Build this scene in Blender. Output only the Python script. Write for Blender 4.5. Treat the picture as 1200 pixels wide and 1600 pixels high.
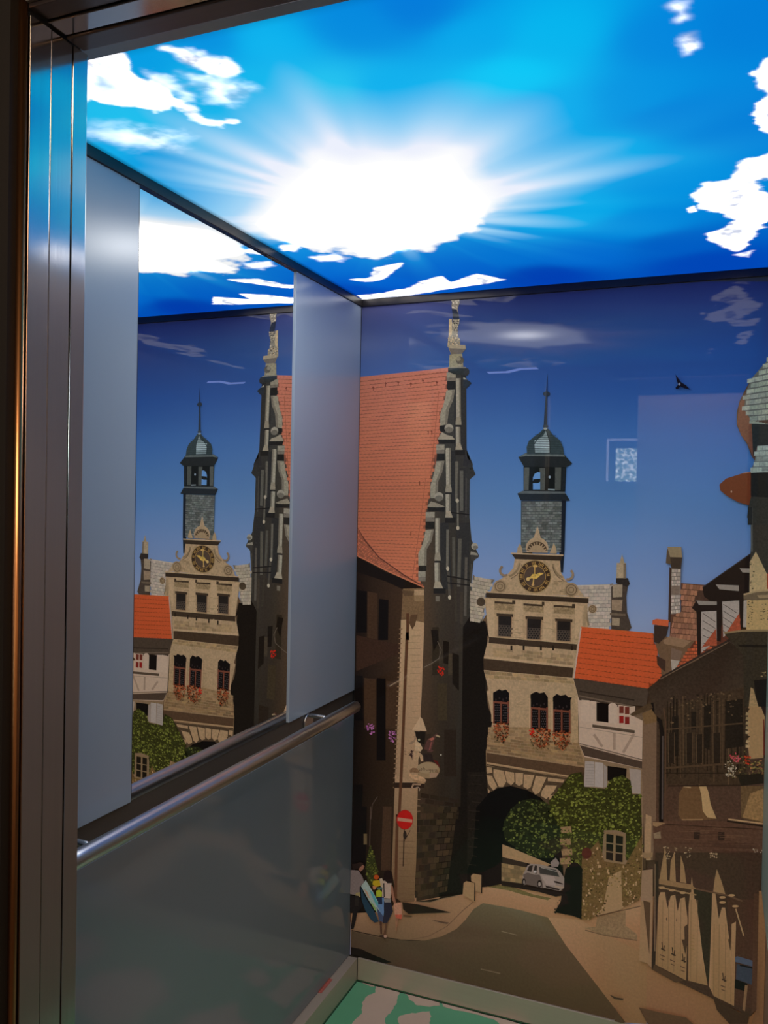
import bpy, bmesh, math, random
import numpy as np
from mathutils import Vector

random.seed(7)
for o in list(bpy.data.objects):
    bpy.data.objects.remove(o, do_unlink=True)
scene = bpy.context.scene
COL = scene.collection

# ------------------------------------------------------------------ camera
# world: origin = back-left floor corner of the lift car, X right, Y towards the back wall (Y = 0), Z up
FPX = 1298.8
YAW, PITCH, ROLL = 0.3865, -0.0155, 0.0188
CAM = np.array([1.0897, -2.4535, 1.5598])
fw = np.array([-math.sin(YAW) * math.cos(PITCH), math.cos(YAW) * math.cos(PITCH), math.sin(PITCH)])
r0 = np.array([math.cos(YAW), math.sin(YAW), 0.0])
u0 = np.cross(r0, fw)
rt = math.cos(ROLL) * r0 + math.sin(ROLL) * u0
up = np.cross(rt, fw)
cam_data = bpy.data.cameras.new('camera')
cam_data.sensor_fit = 'VERTICAL'
cam_data.sensor_height = 36.0
cam_data.lens = FPX / 1600.0 * 36.0
cam_data.clip_start = 0.02
cam = bpy.data.objects.new('camera', cam_data)
COL.objects.link(cam)
from mathutils import Matrix
M = Matrix(((rt[0], up[0], -fw[0], CAM[0]), (rt[1], up[1], -fw[1], CAM[1]), (rt[2], up[2], -fw[2], CAM[2]), (0, 0, 0, 1)))
cam.matrix_world = M
scene.camera = cam

# ------------------------------------------------------------------ world, lamps, exposure
scene.view_settings.view_transform = 'Standard'
scene.view_settings.look = 'None'
scene.view_settings.gamma = 1.0
scene.view_settings.exposure = 0.0
scene.view_settings.use_curve_mapping = False
world = bpy.data.worlds.new('world')
scene.world = world
world.use_nodes = True
bgn = world.node_tree.nodes['Background']
bgn.inputs[0].default_value = (0.55, 0.7, 1.0, 1)
bgn.inputs[1].default_value = 0.25
lamp = bpy.data.lights.new('landing_lamp', 'POINT')
lamp.color = (1.0, 0.52, 0.22)
lamp.energy = 3.5
lamp.shadow_soft_size = 0.09
lo = bpy.data.objects.new('landing_lamp', lamp)
lo.location = (1.95, -2.15, 2.02)
COL.objects.link(lo)
area = bpy.data.lights.new('landing_ceiling_light', 'AREA')
area.shape = 'RECTANGLE'; area.size = 1.2; area.size_y = 0.5
area.color = (1.0, 0.74, 0.48)
area.energy = 42.0
ao = bpy.data.objects.new('landing_ceiling_light', area)
ao.location = (0.95, -2.85, 2.66)
COL.objects.link(ao)
cl = bpy.data.lights.new('frame_fill_light', 'POINT')  # unseen fill light, added to brighten the landing window frame
cl.color = (1.0, 0.9, 0.95); cl.energy = 9.0; cl.shadow_soft_size = 0.1
co = bpy.data.objects.new('frame_fill_light', cl); co.location = (-0.5, -3.95, 2.35); COL.objects.link(co)
SKY_GAIN = 1.0        # backlight of the printed ceiling
SUN_GAIN = 4.2        # its brightest spot, far over white

# ------------------------------------------------------------------ helpers
def lin(c):
    c = c / 255.0
    return c / 12.92 if c <= 0.04045 else ((c + 0.055) / 1.055) ** 2.4

def lin3(c):
    return tuple(lin(max(0, min(255, v))) for v in c[:3])

def ray(px, py):
    return fw + rt * ((px - 600) / FPX) + up * ((800 - py) / FPX)

def hit(px, py, axis, v):
    d = ray(px, py)
    t = (v - CAM[axis]) / d[axis]
    return CAM + d * t

W, D, H = 1.225, 1.54, 2.2          # car: width, depth, height
SK = 0.075                          # skirting height

def tag(o, label=None, cat=None, group=None, kind=None):
    if label: o['label'] = label
    if cat: o['category'] = cat
    if group: o['group'] = group
    if kind: o['kind'] = kind
    return o

def link(name, me, mat=None, parent=None):
    o = bpy.data.objects.new(name, me)
    COL.objects.link(o)
    if mat: me.materials.append(mat)
    if parent: o.parent = parent
    return o

def box_bm(bm, lo_, hi_):
    xs, ys, zs = zip(lo_, hi_)
    v = [bm.verts.new((x, y, z)) for x in xs for y in ys for z in zs]
    for f in ((0, 1, 3, 2), (4, 6, 7, 5), (0, 4, 5, 1), (2, 3, 7, 6), (0, 2, 6, 4), (1, 5, 7, 3)):
        bm.faces.new([v[i] for i in f])

def boxes(name, bl, mat, parent=None, bevel=0.0, seg=2):
    bm = bmesh.new()
    for a, b in bl:
        box_bm(bm, a, b)
    bmesh.ops.recalc_face_normals(bm, faces=bm.faces)
    if bevel:
        bmesh.ops.bevel(bm, geom=list(bm.edges), offset=bevel, segments=seg, affect='EDGES', profile=0.5)
    me = bpy.data.meshes.new(name)
    bm.to_mesh(me); bm.free()
    if bevel:
        for p in me.polygons: p.use_smooth = False
    return link(name, me, mat, parent)

def tube(name, pts, r, mat, parent=None, n=24, cap=True):
    """round bar along a list of points"""
    bm = bmesh.new()
    rings = []
    P = [Vector(p) for p in pts]
    for i, p in enumerate(P):
        d = (P[min(i + 1, len(P) - 1)] - P[max(i - 1, 0)]).normalized()
        a = d.orthogonal().normalized() if abs(d.z) > 0.9 else Vector((0, 0, 1)).cross(d).normalized()
        b = d.cross(a)
        rr = r[i] if isinstance(r, (list, tuple)) else r
        rings.append([bm.verts.new(p + (a * math.cos(2 * math.pi * k / n) + b * math.sin(2 * math.pi * k / n)) * rr) for k in range(n)])
    for A, B in zip(rings, rings[1:]):
        for k in range(n):
            f = bm.faces.new((A[k], A[(k + 1) % n], B[(k + 1) % n], B[k])); f.smooth = True
    if cap:
        bm.faces.new(rings[0][::-1]); bm.faces.new(rings[-1])
    bmesh.ops.recalc_face_normals(bm, faces=bm.faces)
    me = bpy.data.meshes.new(name)
    bm.to_mesh(me); bm.free()
    return link(name, me, mat, parent)

def mat(name, base, rough=0.5, metal=0.0, spec=0.5, noise=0.0, nscale=(8, 8, 8), bump=0.0, coat=0.0, coat_r=0.05, base2=None):
    m = bpy.data.materials.new(name); m.use_nodes = True
    nt = m.node_tree; b = nt.nodes['Principled BSDF']
    b.inputs['Base Color'].default_value = (*base, 1)
    b.inputs['Roughness'].default_value = rough
    b.inputs['Metallic'].default_value = metal
    b.inputs['Specular IOR Level'].default_value = spec
    b.inputs['Coat Weight'].default_value = coat
    b.inputs['Coat Roughness'].default_value = coat_r
    tc = nt.nodes.new('ShaderNodeTexCoord'); mp = nt.nodes.new('ShaderNodeMapping')
    mp.inputs['Scale'].default_value = nscale
    nz = nt.nodes.new('ShaderNodeTexNoise'); nz.inputs['Scale'].default_value = 1.0; nz.inputs['Detail'].default_value = 5
    nt.links.new(tc.outputs['Object'], mp.inputs[0]); nt.links.new(mp.outputs[0], nz.inputs['Vector'])
    mx = nt.nodes.new('ShaderNodeMix'); mx.data_type = 'RGBA'
    d = base2 or tuple(max(0, v * (1 - noise)) for v in base)
    mx.inputs[6].default_value = (*base, 1); mx.inputs[7].default_value = (*d, 1)
    nt.links.new(nz.outputs['Fac'], mx.inputs[0]); nt.links.new(mx.outputs[2], b.inputs['Base Color'])
    mr = nt.nodes.new('ShaderNodeMapRange')
    mr.inputs['To Min'].default_value = rough * 0.85; mr.inputs['To Max'].default_value = rough * 1.15
    nt.links.new(nz.outputs['Fac'], mr.inputs['Value']); nt.links.new(mr.outputs[0], b.inputs['Roughness'])
    if bump:
        bp = nt.nodes.new('ShaderNodeBump'); bp.inputs['Strength'].default_value = bump; bp.inputs['Distance'].default_value = 0.002
        nt.links.new(nz.outputs['Fac'], bp.inputs['Height']); nt.links.new(bp.outputs[0], b.inputs['Normal'])
    return m

M_lam = mat('satin_laminate', (0.34, 0.41, 0.51), 0.22, 0, 0.5, 0.05, (3, 3, 3))
M_lam_low = mat('grey_laminate', (0.22, 0.265, 0.315), 0.10, 0, 0.5, 0.08, (4, 4, 4))
M_edge = mat('panel_edge', (0.62, 0.66, 0.68), 0.35)
M_recess = mat('dark_gap', (0.075, 0.064, 0.058), 0.30, 0, 0.5)
M_black = mat('black_gasket', (0.008, 0.008, 0.009), 0.4)
M_steel = mat('brushed_steel', (0.70, 0.68, 0.68), 0.13, 1.0, 0.5, 0.12, (260, 260, 2.0))
M_rail = mat('polished_steel', (0.60, 0.60, 0.62), 0.30, 1.0, 0.5, 0.06, (4, 90, 90))
M_alu = mat('anodised_skirting', (0.60, 0.53, 0.46), 0.38, 0.35, 0.5, 0.12, (4, 4, 120))
M_trim = mat('dark_trim', (0.045, 0.04, 0.04), 0.3, 0.6, 0.5, 0.1)
M_mirror = mat('mirror_silver', (0.90, 0.91, 0.91), 0.003, 1.0, 0.5, 0.0)
M_shell = mat('car_shell', (0.10, 0.10, 0.10), 0.6)
M_land_dark = mat('dark_landing_wall', (0.010, 0.008, 0.007), 0.6, 0, 0.3, 0.2, (20, 20, 20))
M_land = mat('pale_plaster', (0.62, 0.56, 0.50), 0.8, 0, 0.3, 0.1, (6, 6, 6))
M_landfloor = mat('landing_floor', (0.10, 0.07, 0.05), 0.4, 0, 0.5, 0.2, (6, 6, 6))
M_copper = mat('bronzed_edge', (0.34, 0.16, 0.07), 0.30, 1.0, 0.5, 0.15, (200, 200, 2))
M_right = mat('brown_cladding', (0.36, 0.26, 0.21), 0.3, 0, 0.5, 0.2, (3, 3, 3))
M_teal = mat('pale_green_panel', (0.42, 0.56, 0.50), 0.35, 0, 0.5, 0.05)
M_tape = mat('red_tape', (0.55, 0.16, 0.13), 0.6, 0, 0.4, 0.15, (60, 60, 60))
M_winframe = mat('white_window_frame', (0.75, 0.72, 0.75), 0.4)

# ------------------------------------------------------------------ car shell (setting)
tag(boxes('wall_back', [((-0.05, 0.004, 0), (W + 0.05, 0.05, H + 0.06))], M_shell), kind='structure')
wl = tag(boxes('wall_left', [((-0.05, -D - 0.03, 0), (-0.009, 0.004, H + 0.06))], M_shell), kind='structure')
wr = tag(boxes('wall_right', [((W, -D - 0.03, 0), (W + 0.05, 0.004, H + 0.06))], M_right), kind='structure')
JX, JR = 0.29, 1.19                      # door opening
HZ = 2.146                               # door head
tag(boxes('wall_front', [((-0.05, -1.569, 0), (JX - 0.045, -D, H + 0.06)), ((JR + 0.012, -1.569, 0), (W + 0.05, -D, H + 0.06)),
                         ((JX - 0.045, -1.569, HZ + 0.012), (JR + 0.012, -D, H + 0.06))], M_lam), kind='structure')
# cladding of the left wall
PB, PT = 0.940, 2.176                    # bottom / top of the upper panels
for (ya, yb) in ((-0.4405, -0.0025), (-D + 0.001, -1.099)):
    p = boxes('wall_panel', [((-0.008, ya, PB), (0.0, yb, PT))], M_lam, wl, 0.0006, 1)
boxes('wall_panel', [((-0.008, -D + 0.001, SK + 0.001), (0.0, -0.0025, 0.862))], M_lam_low, wl, 0.0006, 1)
boxes('recess_strip', [((-0.009, -D + 0.001, 0.8622), (-0.006, -0.0025, 0.9398))], M_recess, wl)  # dark brownish glossy band between upper and lower panels
boxes('corner_gasket', [((-0.0085, -0.0025, SK), (-0.0005, 0.0005, PT))], M_black, wl)
mirror = boxes('mirror', [((-0.009, -1.0985, PB + 0.0002), (-0.0045, -0.441, PT))], M_mirror)
tag(mirror, 'tall frameless mirror between the two pale panels above the handrail', 'mirror')
boxes('mirror_seam', [((-0.0044, -1.0988, PB), (-0.0005, -1.0972, PT))], M_black, mirror)
# dark shadow-gap trim under the ceiling
tag(boxes('trim_1', [((-0.008, -D, PT), (0.004, 0.0, PT + 0.022))], M_trim, bevel=0.001), kind='structure')
tag(boxes('trim_2', [((0.004, -0.005, PT), (W, 0.003, PT + 0.022))], M_trim, bevel=0.001), kind='structure')
tag(boxes('trim_3', [((W - 0.012, -D, PT), (W, -0.005, PT + 0.022))], M_trim, bevel=0.001), kind='structure')
tag(boxes('trim_4', [((0.004, -D, PT), (W - 0.012, -D + 0.012, PT + 0.022))], M_trim, bevel=0.002), kind='structure')
# right wall cladding: pale green panel ending half-way down
boxes('wall_panel', [((1.2105, -0.34, 0.53), (W - 0.0005, -0.004, PT))], M_teal, wr, 0.001, 1)
# skirting
tag(boxes('baseboard_left', [((-0.008, -D, 0.004), (0.030, -0.006, SK - 0.0005))], M_alu, bevel=0.0012), kind='structure')
tag(boxes('baseboard_back', [((0.031, -0.006, 0.004), (W - 0.001, 0.002, SK - 0.0005))], M_alu, bevel=0.0012), kind='structure')
tag(boxes('baseboard_right', [((W - 0.012, -D, 0.004), (W - 0.001, -0.0065, SK - 0.0005))], M_alu, bevel=0.0012), kind='structure')
boxes('skirting_joint', [((0.0300, -0.0075, 0.004), (0.0312, -0.0055, SK))], M_black, wl)

# ------------------------------------------------------------------ floor: green covering with beige worn patches
def poly_obj(name, polys, z, mt, parent):
    verts, faces = [], []
    for pl in polys:
        b = len(verts)
        verts += [(x, y, z) for x, y in pl]
        faces.append(list(range(b, b + len(pl))))
    me = bpy.data.meshes.new(name); me.from_pydata(verts, [], faces); me.update()
    return link(name, me, mt, parent)

def ragged(pl, amp, n=4, rnd=random):
    out = []
    for i, a in enumerate(pl):
        b = pl[(i + 1) % len(pl)]
        for k in range(n):
            t = k / n
            out.append((a[0] + (b[0] - a[0]) * t + rnd.uniform(-amp, amp), a[1] + (b[1] - a[1]) * t + rnd.uniform(-amp, amp)))
    return out

M_floor = mat('green_floor', (0.115, 0.42, 0.235), 0.5, 0, 0.4, 0.0, (9, 9, 9), base2=(0.16, 0.50, 0.31))
M_beige = mat('beige_floor_patch', (0.70, 0.56, 0.47), 0.55, 0, 0.4, 0.12, (14, 14, 14))
floor = tag(boxes('floor', [((-0.05, -D - 0.03, -0.05), (W + 0.05, 0.004, 0.0))], M_floor), kind='structure')
fcrop = lambda pts: [(500 + x / 3.3333, 1480 + y / 3.3333) for x, y in pts]
FL = [
    [(300, 195), (360, 195), (425, 215), (400, 290), (370, 340), (335, 370), (350, 420), (150, 420), (180, 385), (215, 350), (222, 290), (250, 250), (290, 235)],
    [(450, 235), (540, 255), (628, 280), (622, 305), (560, 312), (500, 300), (470, 275)],
    [(636, 284), (760, 320), (940, 372), (1120, 420), (960, 420), (900, 375), (790, 345), (690, 325), (640, 310)],
    [(410, 360), (480, 345), (570, 335), (580, 360), (565, 420), (420, 420), (405, 385)],
    [(225, 180), (290, 190), (285, 205), (262, 208)],
]
pols = []
for pl in FL:
    q = [hit(x, y, 2, 0.0) for x, y in fcrop(pl)]
    pols.append(ragged([(min(max(v[0], 0.032), W - 0.02), min(v[1], -0.008)) for v in q], 0.0025, 5))
rf = random.Random(3)
for (cx, cy, r) in ((0.25, -0.42, 0.16), (0.62, -0.38, 0.20), (0.95, -0.25, 0.15), (0.35, -0.9, 0.25), (0.85, -0.8, 0.24), (0.55, -1.3, 0.2), (1.0, -1.25, 0.13)):
    pl = [(cx + math.cos(a) * r * rf.uniform(0.5, 1.1), cy + math.sin(a) * r * rf.uniform(0.5, 1.1)) for a in np.linspace(0, 2 * math.pi, 14)[:-1]]
    pols.append(ragged(pl, 0.006, 4, rf))
for q in pols:
    poly_obj('floor_patch', [q], 0.0006, M_beige, floor)
boxes('floor_joint', [((0.0305, -0.0095, 0.0), (W - 0.012, -0.006, 0.0012)), ((0.0303, -D, 0.0), (0.0325, -0.0095, 0.0012))], M_black, floor)

# ------------------------------------------------------------------ handrail
RX, RZ, RR = 0.060, 0.921, 0.017
hr = bpy.data.objects.new('handrail', None); hr.location = (0, -0.7, RZ); COL.objects.link(hr)
tag(hr, 'round polished steel handrail along the left wall below the mirror', 'handrail')
def under(o, par):
    o.parent = par
    o.matrix_parent_inverse = Matrix.Translation(-Vector(par.location))
    return o
y1 = -0.122
pr = [(RX, -D + 0.05, RZ)] + [(RX, y, RZ) for y in np.linspace(-1.3, y1 - 0.004, 8)] + [(RX, y1 - 0.0015, RZ), (RX, y1, RZ)]
under(tube('rail', pr, [RR] * (len(pr) - 2) + [RR * 0.965, RR * 0.86], M_rail, None, 40), hr)
for yb in (-0.318, -1.280):
    b = under(tube('bracket', [(-0.005, yb, 0.9325), (0.030, yb, 0.9325), (0.046, yb, 0.932), (0.056, yb, 0.930)], [0.0058] * 4, M_rail, None, 16), hr)
    fl = tube('flange', [(-0.0058, yb, 0.9125), (0.0, yb, 0.9125)], 0.026, M_rail, None, 24)
    fl.parent = b; fl.matrix_parent_inverse = Matrix.Identity(4)
# red tape on the skirting edge
t0, t1 = hit(518, 1530, 2, SK), hit(501, 1552, 2, SK)
tp = boxes('adhesive_tape', [((0.0002, t1[1], SK - 0.0002), (0.010, t0[1], SK + 0.0006)), ((0.0002, t1[1], SK + 0.0006), (0.0008, t0[1], SK + 0.004))], M_tape)
tag(tp, 'short strip of faded red tape stuck on the left skirting', 'tape')

# ------------------------------------------------------------------ door frame (jambs, head, bronzed outer edge)
dr = boxes('door_1', [((JX - 0.10, -1.676, 0), (JX - 0.012, -1.570, HZ + 0.10)), ((JR + 0.012, -1.676, 0), (JR + 0.10, -1.570, HZ + 0.10)),
                      ((JX - 0.012, -1.676, HZ + 0.012), (JR + 0.012, -1.570, HZ + 0.10))], M_shell)
tag(dr, kind='structure')
SE = [(-1.595, -1.569, 0.0), (-1.6325, -1.5965, 0.0008), (-1.668, -1.634, 0.0)]
for i, (a, b, dx) in enumerate(SE):
    boxes('jamb_strip', [((JX - 0.012, a, 0), (JX - dx, b, HZ))], M_steel, dr, 0.0008, 2)
    boxes('jamb_strip', [((JR + dx, a, 0), (JR + 0.012, b, HZ))], M_steel, dr, 0.0008, 2)
M_head = mat('dark_bronze_head', (0.20, 0.16, 0.145), 0.32, 1.0, 0.5, 0.1, (2, 200, 200))
for i, (a, b) in enumerate(((-1.610, -1.577), (-1.642, -1.612), (-1.672, -1.644))):
    boxes('head_strip', [((JX, a, HZ + (0.0, 0.003, 0.006)[i]), (JR, b, HZ + 0.012))], (M_head, M_steel, M_head)[i], dr, 0.0025 if i == 0 else 0.0008, 3)
# rounded outer edge of the landing frame
tube('frame_edge', [(JX - 0.0055, -1.6745, 0), (JX - 0.0055, -1.6745, HZ + 0.09)], 0.0054, M_copper, dr, 32)
tube('frame_edge', [(JR + 0.0055, -1.6745, 0), (JR + 0.0055, -1.6745, HZ + 0.09)], 0.0054, M_copper, dr, 32)
tag(boxes('door_sill', [((JX, -1.676, -0.02), (JR, -1.569, 0.0))], M_steel), kind='structure')
bpy.data.objects['door_sill'].name = 'trim_5'

# ------------------------------------------------------------------ landing behind the camera (seen in reflections)
tag(boxes('wall_landing_front', [((-1.4, -1.690, 0), (JX - 0.010, -1.677, 2.7)), ((JR + 0.010, -1.690, 0), (2.6, -1.677, 2.7)), ((JX - 0.010, -1.690, HZ + 0.02), (JR + 0.010, -1.677, 2.7))], M_land_dark), kind='structure')
tag(boxes('floor_landing', [((-1.4, -5.2, -0.05), (2.6, -1.677, -0.002))], M_landfloor), kind='structure')
tag(boxes('ceiling_landing', [((-1.4, -5.2, 2.7), (2.6, -1.677, 2.75))], M_land), kind='structure')
tag(boxes('wall_landing_left', [((-1.45, -5.2, 0), (-1.4, -1.677, 2.7))], M_land_dark), kind='structure')
tag(boxes('wall_landing_right', [((2.6, -5.2, 0), (2.65, -1.677, 2.7))], M_land), kind='structure')
tag(boxes('wall_landing_back', [((0.565, -3.30, 0), (2.6, -3.2, 2.275))], M_land), kind='structure')
tag(boxes('wall_landing_upper', [((0.565, -3.30, 2.276), (2.6, -3.19, 2.7))], M_land_dark), kind='structure')
WX0, WX1, WZ0, WZ1 = 0.272, 0.70, 1.74, 2.01
tag(boxes('wall_landing_far', [((-1.4, -4.6, 0), (WX0, -4.52, 2.7)), ((WX1, -4.6, 0), (2.6, -4.52, 2.7)), ((WX0, -4.6, 0), (WX1, -4.52, WZ0)), ((WX0, -4.6, WZ1), (WX1, -4.52, 2.7))], M_land_dark), kind='structure')
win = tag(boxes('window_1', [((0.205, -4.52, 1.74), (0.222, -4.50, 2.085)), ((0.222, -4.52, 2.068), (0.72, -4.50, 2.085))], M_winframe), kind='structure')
mw = bpy.data.materials.new('daylight_pane'); mw.use_nodes = True
nt = mw.node_tree; nt.nodes.clear()
o_ = nt.nodes.new('ShaderNodeOutputMaterial'); e_ = nt.nodes.new('ShaderNodeEmission'); n_ = nt.nodes.new('ShaderNodeTexNoise'); cr = nt.nodes.new('ShaderNodeValToRGB'); tc = nt.nodes.new('ShaderNodeTexCoord')
n_.inputs['Scale'].default_value = 34; n_.inputs['Detail'].default_value = 6
cr.color_ramp.elements[0].position = 0.46; cr.color_ramp.elements[0].color = (0.16, 0.26, 0.22, 1)
cr.color_ramp.elements[1].position = 0.66; cr.color_ramp.elements[1].color = (1, 1, 0.95, 1)
nt.links.new(tc.outputs['Object'], n_.inputs['Vector']); nt.links.new(n_.outputs['Fac'], cr.inputs[0]); nt.links.new(cr.outputs[0], e_.inputs[0]); nt.links.new(e_.outputs[0], o_.inputs[0])
e_.inputs['Strength'].default_value = 15.0
mw2 = bpy.data.materials.new('glowing_window_frame'); mw2.use_nodes = True
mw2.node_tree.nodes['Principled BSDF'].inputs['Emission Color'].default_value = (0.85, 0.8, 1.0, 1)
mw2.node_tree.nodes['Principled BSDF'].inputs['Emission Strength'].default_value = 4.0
win.data.materials[0] = mw2  # frame made to glow, standing in for daylight falling on it
boxes('pane', [((WX0, -4.57, WZ0), (WX1, -4.56, WZ1))], mw, win)

# ------------------------------------------------------------------ backlit printed ceiling
tag(boxes('ceiling', [((-0.05, -D - 0.03, H + 0.008), (W + 0.05, 0.05, H + 0.06))], M_shell), kind='structure')
_rs = np.random.RandomState(11)
_lat = _rs.rand(256, 256)
def vnoise(x, y):
    xi = np.floor(x).astype(int); yi = np.floor(y).astype(int)
    fx = x - xi; fy = y - yi
    fx = fx * fx * (3 - 2 * fx); fy = fy * fy * (3 - 2 * fy)
    g = lambda a, b: _lat[a & 255, b & 255]
    return (g(xi, yi) * (1 - fx) + g(xi + 1, yi) * fx) * (1 - fy) + (g(xi, yi + 1) * (1 - fx) + g(xi + 1, yi + 1) * fx) * fy
def fbm(x, y, n=5):
    s = 0; a = 0.5; t = 0
    for k in range(n):
        s = s + a * vnoise(x * 2 ** k + 17 * k, y * 2 ** k + 5 * k); t += a; a *= 0.55
    return s / t
def sstep(a, b, x):
    t = np.clip((x - a) / (b - a), 0, 1)
    return t * t * (3 - 2 * t)
def sdf(poly, X, Y):
    d = np.full(X.shape, 1e9); ins = np.zeros(X.shape, bool)
    n = len(poly)
    for i in range(n):
        ax, ay = poly[i]; bx, by = poly[(i + 1) % n]
        ex, ey = bx - ax, by - ay
        t = np.clip(((X - ax) * ex + (Y - ay) * ey) / (ex * ex + ey * ey + 1e-12), 0, 1)
        d = np.minimum(d, (X - ax - t * ex) ** 2 + (Y - ay - t * ey) ** 2)
        c = ((ay > Y) != (by > Y)) & (X < ex * (Y - ay) / (ey if abs(ey) > 1e-12 else 1e-12) + ax)
        ins ^= c
    return np.where(ins, np.sqrt(d), -np.sqrt(d))
cpt = lambda x, y: tuple(hit(x, y, 2, H)[:2])
NX, NY = 350, 440
gx = np.linspace(0.0, W, NX); gy = np.linspace(-D, 0.0, NY)
GX, GY = np.meshgrid(gx, gy)
# base colours: read from the print at a few places, blended smoothly
ctl = [((170, 225), (20, 150, 222)), ((250, 250), (0, 128, 212)), ((330, 300), (10, 130, 215)), ((420, 330), (70, 160, 225)), ((200, 190), (60, 175, 230)), ((300, 210), (40, 165, 228)),
       ((230, 100), (0, 140, 220)), ((330, 60), (0, 125, 215)), ((400, 130), (25, 165, 230)), ((410, 70), (0, 162, 232)), ((560, 40), (0, 120, 215)), ((650, 15), (0, 105, 210)),
       ((600, 140), (0, 156, 230)), ((740, 60), (0, 150, 228)), ((800, 120), (0, 186, 242)), ((860, 60), (0, 165, 232)), ((850, 170), (0, 150, 228)), ((1000, 150), (0, 128, 218)), ((1040, 60), (0, 118, 214)), ((1150, 40), (0, 112, 210)),
       ((1050, 180), (0, 110, 210)), ((1150, 200), (0, 108, 208)), ((950, 240), (0, 150, 225)), ((1030, 270), (0, 128, 216)), ((900, 330), (0, 150, 225)), ((1000, 350), (0, 120, 212)), ((1060, 380), (0, 82, 190)), ((900, 400), (0, 90, 200)), ((800, 400), (0, 95, 200)), ((1100, 412), (0, 62, 178)),
       ((850, 430), (0, 52, 172)), ((720, 420), (0, 80, 195)), ((640, 425), (0, 70, 190)), ((590, 440), (0, 80, 198)), ((520, 415), (0, 85, 200)), ((560, 455), (0, 60, 180)), ((470, 395), (10, 105, 208)), ((300, 130), (30, 160, 226)), ((520, 140), (70, 180, 233))]
num = np.zeros(GX.shape + (3,)); den = np.zeros(GX.shape)
for (q, c) in ctl:
    a = cpt(*q)
    w = 1.0 / (((GX - a[0]) ** 2 + (GY - a[1]) ** 2) + 0.0012) ** 2
    num += w[..., None] * np.array(lin3(c)); den += w
sky = num / den[..., None] * np.array([0.3, 1.22, 1.06])
sun = cpt(600, 335)
dx, dy = GX - sun[0], GY - sun[1]
rr = np.sqrt(dx * dx + dy * dy) + 1e-6
ang = np.arctan2(dy, dx)
# rays fanning out of the sun
fan = np.zeros(GX.shape)
for (q, wd, am, r0_, r1_) in (((960, 262), .05, .17, .1, .62), ((900, 350), .075, .38, .1, .42), ((880, 285), .045, .2, .1, .5), ((830, 175), .05, .20, .1, .42), ((760, 160), .10, .30, .1, .36), ((690, 170), .06, .16, .1, .30),
                            ((600, 170), .08, .26, .1, .34), ((520, 150), .07, .24, .1, .40), ((455, 120), .035, .30, .1, .52), ((425, 170), .06, .30, .1, .40), ((330, 215), .05, .38, .1, .5), ((250, 225), .035, .32, .1, .5), ((300, 265), .035, .22, .1, .45), ((350, 290), .04, .28, .1, .4), ((860, 375), .05, .30, .1, .33), ((950, 225), .05, .12, .1, .6), ((900, 320), .04, .16, .1, .5)):
    a = cpt(*q); th = math.atan2(a[1] - sun[1], a[0] - sun[0])
    da = (ang - th + math.pi) % (2 * math.pi) - math.pi
    fan += am * 1.55 * np.exp(-(da / (wd * 1.7)) ** 2) * np.exp(-(rr / (r1_ * 0.98)) ** 2)
cs, sn = np.cos(ang), np.sin(ang)
streak = vnoise(cs * 7 + 40, sn * 7 + 40) * 0.65 + vnoise(cs * 15 + 90, sn * 15 + 70) * 0.35
streak = np.clip((streak - 0.42) * 2.4, 0, 1) * np.exp(-(rr / 0.40) ** 2) * 0.22
core = [(395, 350), (425, 320), (455, 285), (500, 248), (550, 258), (600, 250), (650, 252), (705, 240), (735, 280), (770, 315), (745, 360), (690, 380), (650, 392), (600, 402), (560, 402), (540, 385), (500, 388), (450, 388), (425, 372)]
cp = [cpt(*q) for q in core]
sd = sdf(cp, GX, GY)
wob = (fbm(GX * 16, GY * 16) - 0.5)
lower = np.clip(dy / 0.10, 0, 1)          # cloudy, sharper rim towards the back wall
glow = np.exp(-np.clip(-sd, 0, 9) / 0.16) * (1 - 0.8 * lower)
hard = sstep(-0.06 + 0.045 * lower, 0.02, sd + wob * (0.02 + 0.11 * lower))
wht = np.clip(fan * 0.8 + streak + glow * (0.72 + 1.5 * streak + fan), 0, 1)
wcol = np.array(lin3((236, 240, 253)))
w1 = np.clip(wht * 2.0, 0, 1)[..., None]; w2 = np.clip((wht - 0.17) / 0.75, 0, 1)[..., None]
skyc = sky * (1 - w1) + np.array(lin3((40, 190, 242))) * w1
skyc = skyc * (1 - w2) + wcol * w2
skyc = skyc * (1 - hard[..., None]) + np.array([1.0, 1.0, 1.0]) * hard[..., None]
boost = sstep(0.0, 0.07, sd)
skyc *= (1 + (SUN_GAIN - 1) * boost + 15.0 * np.exp(-(rr / 0.085) ** 2))[..., None]
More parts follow.
